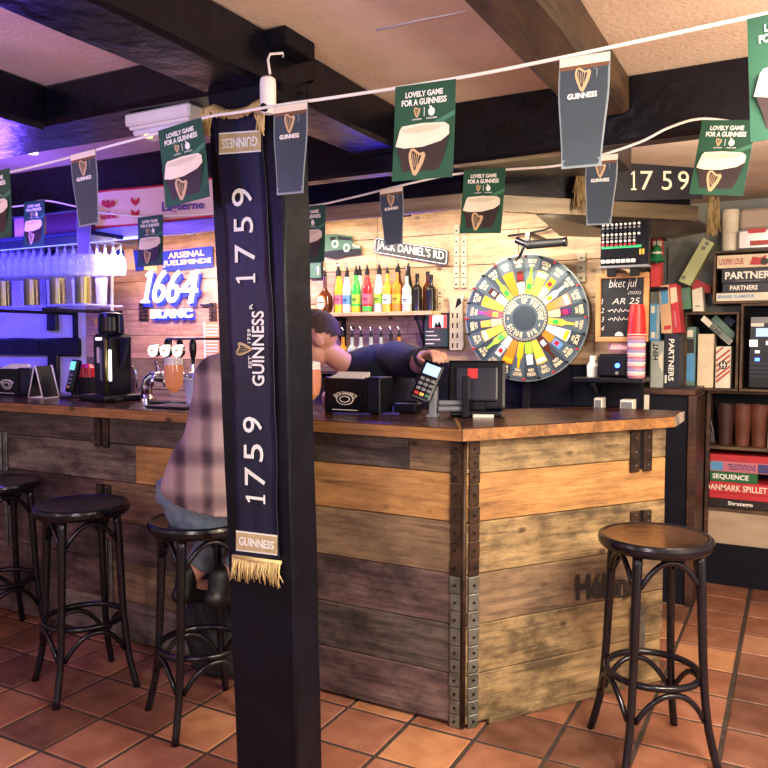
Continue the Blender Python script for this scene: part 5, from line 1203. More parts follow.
# price card tablet
YL = 3.60
zlow = at(436,349,Y=YL)
r = thing('menu_tablet', 'dark framed menu screen with a red picture, left of the slotted wall plate', 'tablet', at(436,348,Y=YW))
b = MB(); pxbox(b, 423,313,449,348, YW-.03, .03, 'soft_black', .004); b.build('frame', r, world=True)
b = MB(); pxbox(b, 424.5,314.5,447.5,346.5, YW-.0315, .002, 'screen_dim'); b.build('screen', r, world=True)
b = MB(); pxbox(b, 429,315,446.5,328, YW-.033, .002, 'screen_red'); pxbox(b, 432.5,315.5,443,327.5, YW-.0345, .002, 'screen_white'); pxpoly(b, [(434,327.5),(436,321),(437.5,325),(439,320),(442,327.5)], YW-.0355, .001, 'soft_black')
for k in range(4): pxbox(b, 425.5,331+k*4,434+k%3*3,332.2+k*4, YW-.033, .002, 'label_white')
b.build('picture', r, world=True)['label'] = 'red and white picture above lines of text'
# slotted plate shaped like a bottle cut out
r = thing('wall_plate', 'cream slotted plate with a scooped top, between the menu screen and the wheel', 'plate', at(457,350,Y=YW))
b = MB(); pxpoly(b, [(448,296),(450,294.5),(454,297),(457,298),(461,294),(464.5,295),(462,303),(463.5,346),(462,350),(450,350),(449,346),(450,308)], YW-.022, .012, 'plate_cream'); b.build('board', r, world=True)
b = MB()
for i in range(2):
    for k in range(4): pxbox(b, 452+i*4.5, 313+k*10, 453.3+i*4.5, 318+k*10, YW-.0235, .002, 'soft_black')
pxpoly(b, [(457,299),(460,298),(461.5,303),(458,306),(455,309)], YW-.0235, .002, 'soft_black'); b.build('slots', r, world=True)
b = MB(); a = rect(450,300,464,348,YW); b.bx((a[0]+a[2])/2-.01,(a[0]+a[2])/2+.01,YW-.011,YW+.004,a[1]+.1,a[1]+.2,'soft_black'); b.build('hook', r, world=True)
# ---------------------------------------------------------------- wheel of fortune
Yw = YB-.115
cw = at(525, 318, Y=Yw); RW = (at(586.5,318,Y=Yw).x-at(463.5,318,Y=Yw).x)/2
wh = thing('wheel_of_fortune', 'large round bar wheel of fortune with coloured drink pictures around a slate hub', 'wheel', (cw.x, Yw, cw.z-RW))
wb = lambda: MB()
def wp(r_, a): return (cw.x+r_*RW*math.sin(a), cw.z+r_*RW*math.cos(a))
NS = 24
b = wb(); b.disc(cw.x, cw.z, RW, RW, Yw, .022, 'wheel_rim', 72); b.disc(cw.x, cw.z, RW*.985, RW*.985, Yw-.001, .003, 'wheel_slate', 72)
b.build('disc', wh, world=True)
rw_ = random.Random(12)
b = wb()
for k in range(NS):
    a0 = 2*math.pi*k/NS; a1 = a0+2*math.pi/NS
    if k % 2: b.plate([wp(.36,a0),wp(.97,a0),wp(.97,(a0+a1)/2),wp(.97,a1),wp(.36,a1)], Yw-.0018, .001, 'wheel_dark')
b.build('dark_wedges', wh, world=True)['label'] = 'darker slate wedges'
mat('b_peach','e8b080',.4); mat('b_sun','e8a838',.4)
cols = ['b_lime','b_sun','b_peach','b_white','b_orange','b_peach','b_sun','b_white','b_orange','b_brown','b_sun','b_lime','b_yellow','b_orange','b_white','b_lime','b_sun','b_peach','b_red','b_sun','b_white','b_lime','b_orange','b_peach']
b = wb()
for k in range(NS):
    am = 2*math.pi*(k+.5)/NS; hw = math.pi/NS; m = cols[k]; t = rw_.random()
    L = lambda r_, s: wp(r_, am+s*hw)
    y = Yw-.0032
    if k % 3 == 0:      # bottle picture
        b.plate([L(.38,-.9),L(.60,-.65),L(.66,-.25),L(.79,-.18),L(.79,.18),L(.66,.25),L(.60,.65),L(.38,.9)], y, .0012, m); b.plate([L(.45,-.6),L(.54,-.5),L(.54,.5),L(.45,.6)], y-.001, .001, rw_.choice(['b_white','b_yellow','b_green']))
    elif k % 3 == 1:    # tall glass picture
        b.plate([L(.38,-.92),L(.76,-.92),L(.77,0),L(.76,.92),L(.38,.92)], y, .0012, m); b.plate([L(.68,-.8),L(.745,-.8),L(.745,.8),L(.68,.8)], y-.001, .001, 'foam' if t < .6 else 'b_yellow')
    else:               # two small pictures
        b.plate([L(.38,-.9),L(.56,-.9),L(.57,0),L(.56,.85),L(.38,.9)], y, .0012, m); b.plate([L(.58,-.7),L(.74,-.5),L(.74,.55),L(.58,.7)], y, .0012, rw_.choice(['b_white','b_red','b_blue','b_yellow','b_brown'])); b.plate([L(.61,-.4),L(.68,-.4),L(.68,.4),L(.61,.4)], y-.001, .001, rw_.choice(['b_red','b_sun','b_white']))
b.build('drink_pictures', wh, world=True)['label'] = 'ring of coloured drink pictures'
words_ = ['SHOT','BEER','CIDER','RUM','GIN','COLA','TEQUILA','VODKA','LIME','WINE','WATER','ICE']
b = wb()
for k in range(NS):
    am = 2*math.pi*(k+.5)/NS; hw = math.pi/NS
    for j, (r0, r1, s) in enumerate(((.86,.92,.62),(.80,.845,.45))):
        f = lambda u, v, r0=r0, r1=r1, s=s: wp(r0+(r1-r0)*v, am+(u*2-1)*s*hw)
        w_ = words_[(k*5+j*7) % 12]
        b.text(w_, (0,0,1,1), Yw-.003, .001, 'wheel_cream', bold=.03, fn=f)
b.build('wedge_lettering', wh, world=True)['label'] = 'rows of cream lettering near the rim'
b = wb(); b.disc(cw.x, cw.z, RW*.365, RW*.365, Yw-.008, .008, 'wheel_slate', 48); b.disc(cw.x, cw.z, RW*.335, RW*.335, Yw-.009, .002, 'wheel_cream', 48); b.disc(cw.x, cw.z, RW*.328, RW*.328, Yw-.010, .002, 'wheel_slate', 48)
for k in range(48):
    q = wp(.35, 2*math.pi*k/48); b.disc(q[0], q[1], .0022, .0022, Yw-.0095, .002, 'wheel_cream', 6)
b.disc(cw.x, cw.z, RW*.19, RW*.19, Yw-.0115, .002, 'wheel_dark', 40); b.build('hub', wh, world=True)
b = wb()
for ch, a0, a1 in (('WHEEL OF FORTUNE', -78, 98), ('- BAR BOLUS -', 108, 275)):
    n = len(ch)
    for i, c in enumerate(ch):
        if c == ' ': continue
        am = R(a0+(a1-a0)*(i+.5)/n); hw = R((a1-a0)/n)*.36
        r0, r1 = (.225,.31) if c != '-' else (.262,.274)
        b.text(c, (0,0,1,1), Yw-.0115, .0015, 'wheel_cream', bold=.03, fn=lambda u, v: wp(r0+(r1-r0)*v, am+(2*u-1)*hw))
b.build('hub_lettering', wh, world=True)['label'] = 'cream words running round the hub'
for k in range(NS):
    q = wp(.965, 2*math.pi*k/NS); b = wb(); b.cyl((q[0],Yw,q[1]),(q[0],Yw-.03,q[1]),.0055,'soft_black' if k%2 else 'print_red',seg=8); b.build('peg', wh, world=True)
b = wb(); b.cyl((cw.x,Yw+.02,cw.z),(cw.x,YB-.02,cw.z),.03,'soft_black'); b.bx(cw.x-.02,cw.x+.02,Yw+.03,Yw+.055,1.0,cw.z,'soft_black',.003); b.bx(cw.x-.10,cw.x+.10,Yw+.02,YB-.03,.985,1.0,'soft_black'); b.build('stand', wh, world=True)
# spotlight above the wheel
q = at(540, 246, Y=3.62)
r = thing('spotlight', 'black barrel spotlight pointing right above the wheel of fortune', 'spotlight', (q.x, 3.62, q.z))
b = MB(); A = at(527,245,Y=3.62); B_ = at(564,242,Y=3.62); b.cyl(A, B_, .022, 'soft_black', r1=.020); b.cyl(B_, B_+(B_-A).normalized()*.012, .024, 'black_plastic'); b.build('barrel', r, world=True)
b = MB(); b.cyl(at(516,240,Y=3.62), at(530,246,Y=3.62), .016, 'black_plastic'); b.tube([at(524,246,Y=3.62), at(520,256,Y=3.66), at(516,260,Y=3.7)], .008, 'black_plastic'); b.build('yoke', r, world=True)
b = MB(); p = at(528,236,Y=3.62); b.bx(p.x-.012,p.x+.012,3.61,3.88,p.z,p.z+.02,'black_plastic'); b.bx(p.x-.01,p.x+.01,3.61,3.63,A.z,p.z,'black_plastic'); b.build('bracket', r, world=True)
b = MB(); b.tube([at(x,y,Y=3.80) for x, y in ((508,236),(530,233),(545,230),(553,226),(556,220))], .006, 'black_plastic', 6); tag(b.build('cable'), 'black cable running up the wall beside the spotlight', 'cable')
# low dark objects behind the right counter
b = MB(); a = rect(498,382,640,430,3.6)
r = thing('back_counter', 'dark back counter below the wheel behind the bar', 'counter', (-1.4, 3.7, 0)); b.bx(-2.9, XE-.05, 3.62, 3.87, .0, .96, 'navy_wall', .004); b.build('cabinet', r, world=True); b = MB(); b.bx(-2.92, XE-.04, 3.60, 3.872, .96, .985, 'black_paint', .004); b.build('counter_board', r, world=True)
# ---------------------------------------------------------------- mixing desk, chalkboard, ledge
Ym = 3.62
r = thing('mixing_desk', 'upright mixing desk with knobs, white faders and a green line, above the chalkboard', 'mixing desk', at(625,268,Y=Ym))
a = rect(600.5,221,648.5,266,Ym); W = a[2]-a[0]; H_ = a[3]-a[1]
b = MB(); b.bx(a[0],a[2],Ym,Ym+.06,a[1],a[3],'black_plastic',.004); b.bx(a[0]-.004,a[2]+.004,Ym-.006,Ym+.06,a[1]-.008,a[1]+.004,'grey_plastic',.002); b.build('case', r, world=True)
b = MB()
for i in range(9):
    for k in range(7):
        if i > 7 and k > 3: continue
        x = a[0]+W*(.06+.093*i); z = a[3]-H_*(.07+.075*k); b.cyl((x,Ym,z),(x,Ym-.010,z),.0055,('label_white','grey_plastic','dark_navy_plastic','label_white','grey_plastic','label_white','print_red')[k],seg=8)
o = b.build('knobs', r, world=True); o['kind'] = 'stuff'
b = MB(); b.bx(a[0]+W*.02,a[0]+W*.86,Ym-.002,Ym+.002,a[1]+H_*.40,a[1]+H_*.46,mat('desk_green','2e9a6a',.5)); b.build('green_line', r, world=True)['label'] = 'green line'
for i in range(7):
    x = a[0]+W*(.07+.105*i); b = MB(); b.bx(x-.002,x+.002,Ym-.001,Ym+.002,a[1]+H_*.06,a[1]+H_*.36,'soft_black'); b.bx(x-.009,x+.009,Ym-.014,Ym,a[1]+H_*.07,a[1]+H_*.15,'label_white',.002); b.build('fader', r, world=True)
b = MB()
for i in range(2): b.bx(a[0]+W*(.82+.06*i),a[0]+W*(.86+.06*i),Ym-.005,Ym,a[1]+H_*.24,a[1]+H_*.36,'yellow_card')
b.build('yellow_keys', r, world=True)['label'] = 'two yellow keys'
b = MB()
for x in (a[0]+.05, a[2]-.06): b.bx(x-.02,x+.02,Ym+.02,YB-.02,a[1]-.02,a[1]+.0,'soft_black',.003); b.bx(x-.02,x+.02,Ym-.0,Ym+.03,a[1]-.045,a[1],'soft_black',.003)
b.build('bracket', r, world=True)
Yc = 3.70
r = thing('chalkboard', 'wood framed chalkboard with handwritten white lines below the mixing desk', 'chalkboard', at(622,342,Y=Yc))
a = rect(595.5,273,648.5,342,Yc); fw = .024
b = MB()
for (x0,x1,z0,z1) in ((a[0],a[2],a[3]-fw,a[3]),(a[0],a[2],a[1],a[1]+fw),(a[0],a[0]+fw,a[1]+fw,a[3]-fw),(a[2]-fw,a[2],a[1]+fw,a[3]-fw)): b.bx(x0,x1,Yc,Yc+.022,z0,z1,'frame_pine',.003)
b.build('frame', r, world=True)
b = MB(); b.bx(a[0]+fw,a[2]-fw,Yc+.008,Yc+.016,a[1]+fw,a[3]-fw,'chalkboard'); b.bx((a[0]+a[2])/2-.03,(a[0]+a[2])/2+.03,Yc+.016,YB-.02,a[3]-.1,a[3]-.06,'soft_black'); b.build('slate', r, world=True)
b = MB(); yq = Yc+.0068
def script(txt, c): 
    q = rect(*c, yq); b.text(txt, q, yq, .0012, 'chalk', shear=.25, bold=-.008)
script('bket jul', (609,279,637,290)); script('(2025)', (628,291,641,295)); script('1', (601,299,603,304)); script('AR 25', (612,298,640,304))
def squiggle(x0, x1, y, n):
    pts = [xz(x0+(x1-x0)*k/n, y+1.6*math.sin(k*2.1)+.8*math.sin(k*3.7), yq) for k in range(n+1)]; b.stroke(pts, .0035, yq, .0012, 'chalk')
script('2', (601,308,604,313)); squiggle(608,633,310.5,16); script('3', (601,317,604,322)); squiggle(608,628,319,14); script('4', (601,326,604,331))
q = xz(619,336,yq); b.disc(q[0],q[1],.02,.02,yq,.0012,'chalk',12,0,math.pi)
b.build('chalk_writing', r, world=True)['label'] = 'white chalk handwriting'
# ledge
Yl = 3.62
zl = at(605,378,Y=Yl).z; x0 = at(572,378,Y=Yl).x; x1 = at(642,378,Y=Yl).x
r = thing('wall_ledge', 'small black wall ledge on a bracket right of the wheel', 'shelf', (x0, YB, zl-.02)); b = MB(); b.bx(x0, x1, Yl, YB-.03, zl-.022, zl, 'black_plastic', .003); b.build('ledge_board', r, world=True)
b = MB(); xm = at(592,390,Y=Yl).x; b.bx(xm-.012,xm+.012,Yl+.02,YB-.026,zl-.045,zl-.0225,'soft_black'); b.bx(xm-.012,xm+.012,YB-.05,YB-.026,zl-.22,zl-.045,'soft_black'); b.tube([(xm,Yl+.04,zl-.04),(xm,YB-.04,zl-.2)],.010,'soft_black',6); b.build('bracket', r, world=True)
r = thing('label_printer', 'black box printer with a bright blue light on the wall ledge', 'printer', at(612,377,Y=Yl+.04))
a = rect(597,354,627,377,Yl+.04); b = MB(); b.bx(a[0],a[2],Yl+.04,Yl+.2,zl+.0005,a[3],'black_plastic',.012); b.build('body', r, world=True)
b = MB(); q = at(617.5,365.5,Y=Yl+.04); b.cyl((q.x,Yl+.042,q.z),(q.x,Yl+.034,q.z),.011,'led_blue',seg=14); b.build('blue_light', r, world=True)['label'] = 'bright blue light'
b = MB(); q = at(617,373,Y=Yl+.04); b.cyl((q.x,Yl+.042,q.z),(q.x,Yl+.035,q.z),.008,'grey_plastic',seg=12); b.build('button', r, world=True)
b = MB(); q = at(592,377,Y=Yl+.1); b.lathe([(0,0),(.028,0),(.03,.05),(.018,.07),(.016,.10),(0,.10)], 'label_white', 14); o = b.build('jar', None, (q.x, Yl+.12, zl+.0005)); tag(o, 'small pale jar at the left of the wall ledge', 'jar')
q = at(636,377,Y=Yl+.06); r = thing('cup_stack', 'tall stack of paper cups with red cups on top, in front of the chalkboard', 'cup stack', (q.x, Yl+.06, zl+.0005))
ht = at(636,304,Y=Yl+.06).z-zl; zr = (377-336)/73*ht
b = MB(); z = 0; k = 0
while z < zr: b.lathe([(.036,z),(.0425,z+.012),(.0425,z+.0145),(.036,z+.0145)], ('cup_pink','label_white','cup_lilac')[k % 3] if 'cup_pink' in MATS else (mat('cup_pink','c08088',.6) and mat('cup_lilac','9a90b8',.6) and 'cup_pink'), 20); z += .0145; k += 1
b.build('lower_cups', r)['label'] = 'pink and white rimmed lower cups'
b = MB(); b.lathe([(.041,zr),(.042,zr+.01),(.036,zr+(ht-zr)*.7),(.029,ht-.004),(.0,ht)], mat('cup_red','c8231f',.35), 24); b.build('red_cups', r)['label'] = 'upturned red cups'
b = MB(); a = rect(607,341,632,353,Yl+.1); b.bx(a[0],a[2],Yl+.09,Yl+.17,a[1],a[3],mat('pink_cloth','c9979a',.8),.02); o = b.build('wiping_cloth'); tag(o, 'folded pink cloth lying on the black box printer', 'cloth'); o.location.z = rect(597,354,627,377,Yl+.04)[3]+.001

for c, lab in (((594,398,602,412),'small pale carton on the dark back counter below the ledge, left one'),((620,400,633,412),'low pale carton on the dark back counter below the ledge, right one')):
    a = rect(*c, 3.66); b = MB(); b.bx(a[0],a[2],3.66,3.74,.9856,a[3],'label_white',.002); b.bx(a[0]+.005,a[2]-.005,3.6585,3.66,(a[3]+.9856)/2,a[3]-.01,'grey_plastic'); tag(b.build('carton'), lab, 'carton')
# ================================================================ GAMES CORNER
for n_, c in dict(g_hint='9aa3a0', g_blue='4f8fc0', g_navy='171c2e', g_beige='c8a27c', g_red='b52a35', g_green='4a7a60', g_white='d8d2c0', g_lime='b4bc88', g_violet='3a3a70', g_grey='6f7a74', g_teal='5a7a74', g_cream='d8c8aa', g_pink='b86a78', g_dark='1d1416', g_stripe='a8403a').items(): mat(n_, c, .5, col2=None, scale=10)
mat('leather_brown', '5a3226', .55, col2='6e4030', scale=12); mat('leather_dark', '38201c', .55); mat('foil_bag', 'a9a6a8', .3, .4, col2='b8b0b4', scale=5)
# black low cabinet closing off the bar
zc = at(668,389,Y=4.19).z; XL, XR_ = -.76, -.452
r = thing('low_cabinet', 'black low cabinet with a brown top board beside the end of the bar', 'cabinet', (-.6, 4.35, 0))
b = MB(); b.bx(XL, XR_-.03, 4.205, 4.60, .0, zc-.03, 'navy_wall', .003); b.build('body', r, world=True)
b = MB(); b.bx(XL, XR_+.005, 4.18, 4.60, zc-.03, zc, 'shelf_wood', .003); b.build('top_board', r, world=True)
b = MB(); b.bx(XR_-.03, XR_+.012, 4.19, 4.60, .0, zc-.031, 'shelf_wood', .003); b.build('corner_post', r, world=True)
b = MB(); b.bx(-.70, -.675, 4.185, 4.204, zc-.20, zc-.034, 'label_white', .002); b.build('pale_strip', r, world=True)['label'] = 'pale upright strip'
# shelf unit
YF = 4.67; X0 = -.437; X1 = .95
zp, zb_, zm, ztp = .235, .44, .79, 1.105
su = thing('shelf_unit', 'low wooden shelf unit with a black plinth, holding leather cups and board games', 'shelf unit', (.2, YF+.13, 0))
b = MB(); b.bx(X0, X1, YF, YF+.25, 0, zp, 'navy_wall', .003); b.build('plinth', su, world=True)['label'] = 'black plinth'
b = MB(); b.bx(X0+.02, X1, YF+.012, YF+.03, zp, zb_-.012, 'plywood'); b.build('front_panel', su, world=True)['label'] = 'pale plywood panel'
for z in (zb_, zm, ztp): b = MB(); b.bx(X0, X1, YF, YF+.25, z-.018, z, 'crate_wood', .002); b.build('shelf_board', su, world=True)
for x in (X0, X1-.02, .30): b = MB(); b.bx(x-.002, x+.020, YF-.004, YF+.25, zp, ztp-.019, 'shelf_wood', .002); b.build('upright', su, world=True)
b = MB(); b.bx(X0, X1, YF+.252, YF+.262, zp, ztp, 'navy_wall'); b.build('back_panel', su, world=True)
# leather cups
for px, m, lab in ((725,'leather_dark','darkest leather dice cup, leftmost on the shelf'),(742,'leather_brown','middle brown leather dice cup on the shelf'),(758.5,'leather_brown','rightmost brown leather dice cup seen on the shelf')):
    q = at(px, 445, Y=YF+.07); b = MB(); b.lathe([(0,0),(.036,0),(.038,.02),(.040,.09),(.041,.095),(.046,.19),(.047,.235),(.043,.235),(.040,.10),(0,.02)], m, 20); o = b.build('dice_cup', None, (q.x, YF+.08, zm+.0005)); tag(o, lab, 'dice cup', 'leather dice cups')
b = MB()
for k in range(4): b.tube([at(704+k*2.5,399,Y=YF+.05), at(703.5+k*2.2,418,Y=YF+.03), at(706+k*2.4,432,Y=YF+.03), at(712+k*.8,442,Y=YF+.04)], .003, 'grey_plastic', 6)
tag(b.build('cable_bundle'), 'loose grey cables hanging in the left of the cup shelf', 'cable')
b = MB(); b.bx(at(768,430,Y=YF).x, at(768,430,Y=YF).x+.12, YF+.03, YF+.2, zm+.0005, zm+.20, 'g_white', .002); tag(b.build('carton'), 'pale carton right of the leather cups, cut by the edge of the photo', 'carton')
# stack of games, bottom to top
def flatgame(z, h, m, x0, x1, lab, txt=None, tm='print_white', tx=None, col=None, yo=0, extra=None):
    b = MB(); b.bx(x0, x1, YF+.012+yo, YF+.24, z, z+h, m, .002); o = b.build('board_game_box'); tag(o, lab, 'board game', 'board games lying in the low shelf')
    if txt:
        b = MB(); xa, xb_ = tx; b.text(txt, (xa, z+h*.22, xb_, z+h*.78), YF+.0115+yo, .001, tm, bold=.02)
        if extra: extra(b, z, h)
        t = b.build('printed_title', o, world=True)
    return z+h+.0006
gx = lambda px, y=500: at(px, y, Y=YF+.012).x
z = zb_+.0006
z = flatgame(z, .050, 'g_dark', X0+.022, X0+.022+.34, 'dark game box at the very bottom of the low stack', 'Stratego', 'print_white', (gx(728), gx(753)))
z = flatgame(z, .032, 'g_red', X0+.022, X0+.40, 'thin red game box second from the bottom of the low stack', None)
z = flatgame(z, .062, 'g_red', X0+.022, X0+.42, 'thick red game box with tall cream capitals in the low stack', 'DANMARK SPILLET', 'print_cream', (gx(705), gx(767)))
z = flatgame(z, .058, 'mat_green' if 'mat_green' in MATS else mat('mat_green','1c5a34',.5), X0+.022, gx(757), 'green game box, shorter than its neighbours, in the low stack', 'SEQUENCE', 'print_white', (gx(712), gx(748)))
z = flatgame(z, .060, 'g_pink', X0+.022, X0+.42, 'blue and pink game box above the green one in the low stack', 'TELESTATIONS', 'g_violet', (gx(727), gx(755)), extra=lambda b, z, h: (b.bx(X0+.026, gx(722), YF+.011, YF+.0125, z+.006, z+h-.006, 'g_blue'), b.bx(gx(757), gx(768), YF+.011, YF+.0125, z+.006, z+h-.006, 'g_violet')))
z = flatgame(z, .036, 'g_red', X0+.022, X0+.42, 'slim red game box on top of the low stack', None)
# crates on the unit
YC = 4.60
def crate(c, label, zb, th=.014, xr=None):
    a = rect(*c, YC); x0, x1 = a[0], (xr if xr is not None else a[2]); z0, z1 = zb, a[3]
    r = thing('wooden_crate', label, 'crate', ((x0+x1)/2, YC+.15, z0), 0, 'wooden crates on the shelf unit')
    for nm, q in (('bottom_board',(x0,x1,z0,z0+th)),('top_board',(x0,x1,z1-th,z1)),('side_board',(x0,x0+th,z0+th,z1-th)),('side_board',(x1-th,x1,z0+th,z1-th))):
        b = MB(); b.bx(q[0],q[1],YC,YC+.31,q[2]+.0003,q[3]-.0003,'crate_wood',.002); b.build(nm, r, world=True)
    b = MB(); b.bx(x0+th,x1-th,YC+.30,YC+.309,z0+th,z1-th,'navy_wall'); b.build('back_board', r, world=True)
    return (x0+th, x1-th, z0+th, z1-th)
zk = ztp+.0008
i1 = crate((684,312,738.5,387), 'wooden crate with three upright boxes, right of the tall navy box', zk)
xs = at(740,350,Y=YC).x
i2 = crate((740,303,800,387), 'wooden crate holding the black amplifier', zk, xr=xs+.46)
zu = i2[3]+.014+.0008
i3 = crate((713,249,800,301), 'upper wooden crate packed with flat games', zu, xr=at(713,275,Y=YC).x+.52)
def gb(c, m, lab, Y=YC+.012, d=.2, zb=None, txt=None, tc=None, tm='print_white', rot=0, grp=None, more=None):
    a = rect(*c, Y); z0 = a[1] if zb is None else zb
    b = MB(); b.bx(a[0], a[2], Y, Y+d, z0, a[3], m, .002); o = b.build('board_game_box'); tag(o, lab, 'board game', grp)
    if txt or more:
        b = MB()
        if txt: pxtext(b, txt, *tc, Y-.0005, tm, rot, .02)
        if more: more(b, Y-.0006)
        b.build('printed_title', o, world=True)
    return o
def gtilt(pts, m, lab, Y, d=.12, txt=None, tq=None, tm='print_white', more=None, cat='board game', name='board_game_box'):
    b = MB(); pxpoly(b, pts, Y, d, m); o = b.build(name); tag(o, lab, cat)
    if txt or more:
        b = MB()
        if txt: b.text(txt, (0,0,1,1), Y-.0005, .001, tm, bold=.02, fn=quadmap(tq, Y))
        if more: more(b, Y-.0006)
        b.build('printed_title', o, world=True)
    return o
# in crate 1
zi = i1[2]+.0006
gb((685.5,327,695.5,384), 'g_teal', 'blue grey upright box leftmost in the left crate', zb=zi, more=lambda b, Y: (pxbox(b,687,339,694,353,Y,.001,'g_dark'), pxbox(b,686.5,354,694.5,381,Y,.001,'g_blue'), pxbox(b,687,330,693,337,Y,.001,'g_white')))
gb((697.5,334,713.5,384), 'g_cream', 'plain cream upright box in the middle of the left crate', zb=zi)
gb((715.5,346.5,730.5,384), 'g_white', 'red and white striped box with a round emblem in the left crate', zb=zi, more=lambda b, Y: ([pxpoly(b,[(716,y),(730,y-11),(730,y-8.5),(716,y+2.5)],Y,.001,'g_stripe') for y in (359.5,365,370.5,376,380.5)]+[pxpoly(b,[(716,352),(722,347.2),(724.5,347.2),(716,354.5)],Y,.001,'g_stripe')], b.disc(*xz(723,365,Y),.022,.024,Y-.001,.001,'g_dark',16), pxbox(b,721,362,722,368,Y-.0015,.001,'print_white'), pxbox(b,724,362,725,368,Y-.0015,.001,'print_white'), pxbox(b,720,364.5,726,365.5,Y-.0015,.001,'print_white')))
gtilt([(700.5,320),(704,315.5),(732.5,340.5),(729,345)], 'g_white', 'tilted slim white and grey box leaning in the left crate', YC+.015, .1, 'LUNE', [(709,328),(719,337),(722,333),(712,324)], 'g_dark', more=lambda b, Y: pxpoly(b,[(709,327.5),(713,322.5),(732,340),(729,344.5)],Y+.0004,.0008,'g_grey'))
gtilt([(711,319.5),(716,314.8),(735,333),(734,338),(731,338)], 'g_teal', 'grey green slim box leaning behind the tilted white and grey box', YC+.12, .1)
gtilt([(723,320),(728,315.5),(735.5,321),(731,327)], 'g_violet', 'small violet box in the top right of the left crate', YC+.20, .08)
# amplifier in crate 2
r = thing('amplifier', 'black amplifier with white lit windows and a blue lamp inside the right crate', 'amplifier', (i2[0]+.2, YC+.1, i2[2]))
ya = YC+.035; q0 = at(747.5,382,Y=ya).x; q1 = q0+.34
b = MB(); b.bx(q0, q1, ya, ya+.22, i2[2]+.0006, at(760,315.5,Y=ya).z, 'black_plastic', .008); b.build('case', r, world=True)
b = MB()
for c, m in (((751,317,790,323),'grey_plastic'),((751,323,764,326.5),'label_white'),((756,328,790,336.5),'screen_blue'),((749.5,340,757.5,346.5),'led_white'),((766,341,790,345),'screen_white'),((755,350.5,759.5,353),'screen_white')): pxbox(b, *c, ya-.003, .004, m)
b.build('lit_windows', r, world=True)['label'] = 'white lit windows'
b = MB(); pxbox(b, 755,358,759.5,361, ya-.004, .005, 'led_blue'); b.build('blue_lamp', r, world=True)['label'] = 'blue lamp'
b = MB()
for k in range(4): pxbox(b, 749,363+k*4.2,790,365+k*4.2, ya-.003, .004, 'dark_navy_plastic', .001)
b.build('vents', r, world=True)
# crate 3: flat games
za = i3[2]+.0006; xa_ = i3[0]+.004
def fl(z, h, m, lab, x0, w, txt, tc, tm, more=None):
    b = MB(); b.bx(x0, x0+w, YC+.008, YC+.28, z, z+h, m, .002); o = b.build('board_game_box'); tag(o, lab, 'board game', 'flat games in the upper crate')
    b = MB(); b.text(txt, (tc[0], z+h*.25, tc[1], z+h*.75), YC+.0075, .001, tm, bold=.03)
    if more: more(b, z, h)
    b.build('printed_title', o, world=True); return z+h+.0006
cx_ = lambda px: at(px,280,Y=YC+.008).x
Hc = i3[3]-i3[2]
za = fl(za, Hc*.17, 'g_white', 'white game box with multicoloured letters at the bottom of the upper crate', xa_, .46, 'JENNES GLAMOUR', (cx_(718), cx_(755)), 'g_blue')
za = fl(za, Hc*.20, 'g_navy', 'thinner navy box in the upper crate, below the thicker navy one', xa_+.03, .42, 'PARTNERS', (cx_(730), cx_(758)), 'print_white')
za = fl(za, Hc*.31, 'g_navy', 'thicker navy box with large white capitals in the upper crate', xa_+.025, .44, 'PARTNERS', (cx_(725), cx_(775)), 'print_white', more=lambda b, z, h: b.bx(cx_(735), cx_(760), YC+.0072, YC+.009, z+h*.1, z+h*.13, 'grey_plastic'))
za = fl(za, Hc*.27, 'g_cream', 'cream game box with red pictures on top in the upper crate', xa_, .46, "LOOPIN' LOUIE", (cx_(719), cx_(743)), 'g_stripe', more=lambda b, z, h: (b.plate([(cx_(749),z+h*.2),(cx_(752),z+h*.8),(cx_(760),z+h*.7),(cx_(766),z+h*.9),(cx_(762),z+h*.15)], YC+.0068, .0012, 'g_red'), b.disc(cx_(764), z+h*.4, .02, .02, YC+.006, .0012, 'g_dark', 12)))
# on top of crate 3
zt3 = i3[3]+.014+.0008
q = at(730,246,Y=YC+.08); hh = at(730,210,Y=YC+.08).z-zt3
r = b = MB(); b.lathe([(0,0),(.040,0),(.043,.02),(.043,hh*.42),(.047,hh*.44),(.044,hh*.48),(.047,hh*.9),(.043,hh),(0,hh)], 'g_white', 22); o = b.build('paper_roll', None, (q.x, YC+.09, zt3)); tag(o, 'white paper roll standing upright on the upper crate', 'paper roll')
b = MB(); a = rect(737,228,790,246,YC+.03); b.bx(a[0],a[0]+.30,YC+.03,YC+.26,zt3,a[3],'foil_bag',.012); o = b.build('gift_pack'); tag(o, 'shiny pack with red print lying on the upper crate', 'pack')
b = MB(); pxbox(b,748,226.5+2,766,233,YC+.029,.0015,'g_red'); pxbox(b,750,240,775,245,YC+.029,.0015,'g_stripe'); b.build('red_print', o, world=True)
b = MB(); a2 = rect(740,207,800,228,YC+.05); b.bx(a2[0],a2[0]+.32,YC+.05,YC+.26,a[3]+.001,a2[3],mat('pack_beige','a8988c',.7),.012); tag(b.build('carton'), 'beige carton on top of the shiny pack near the upper right edge', 'carton')
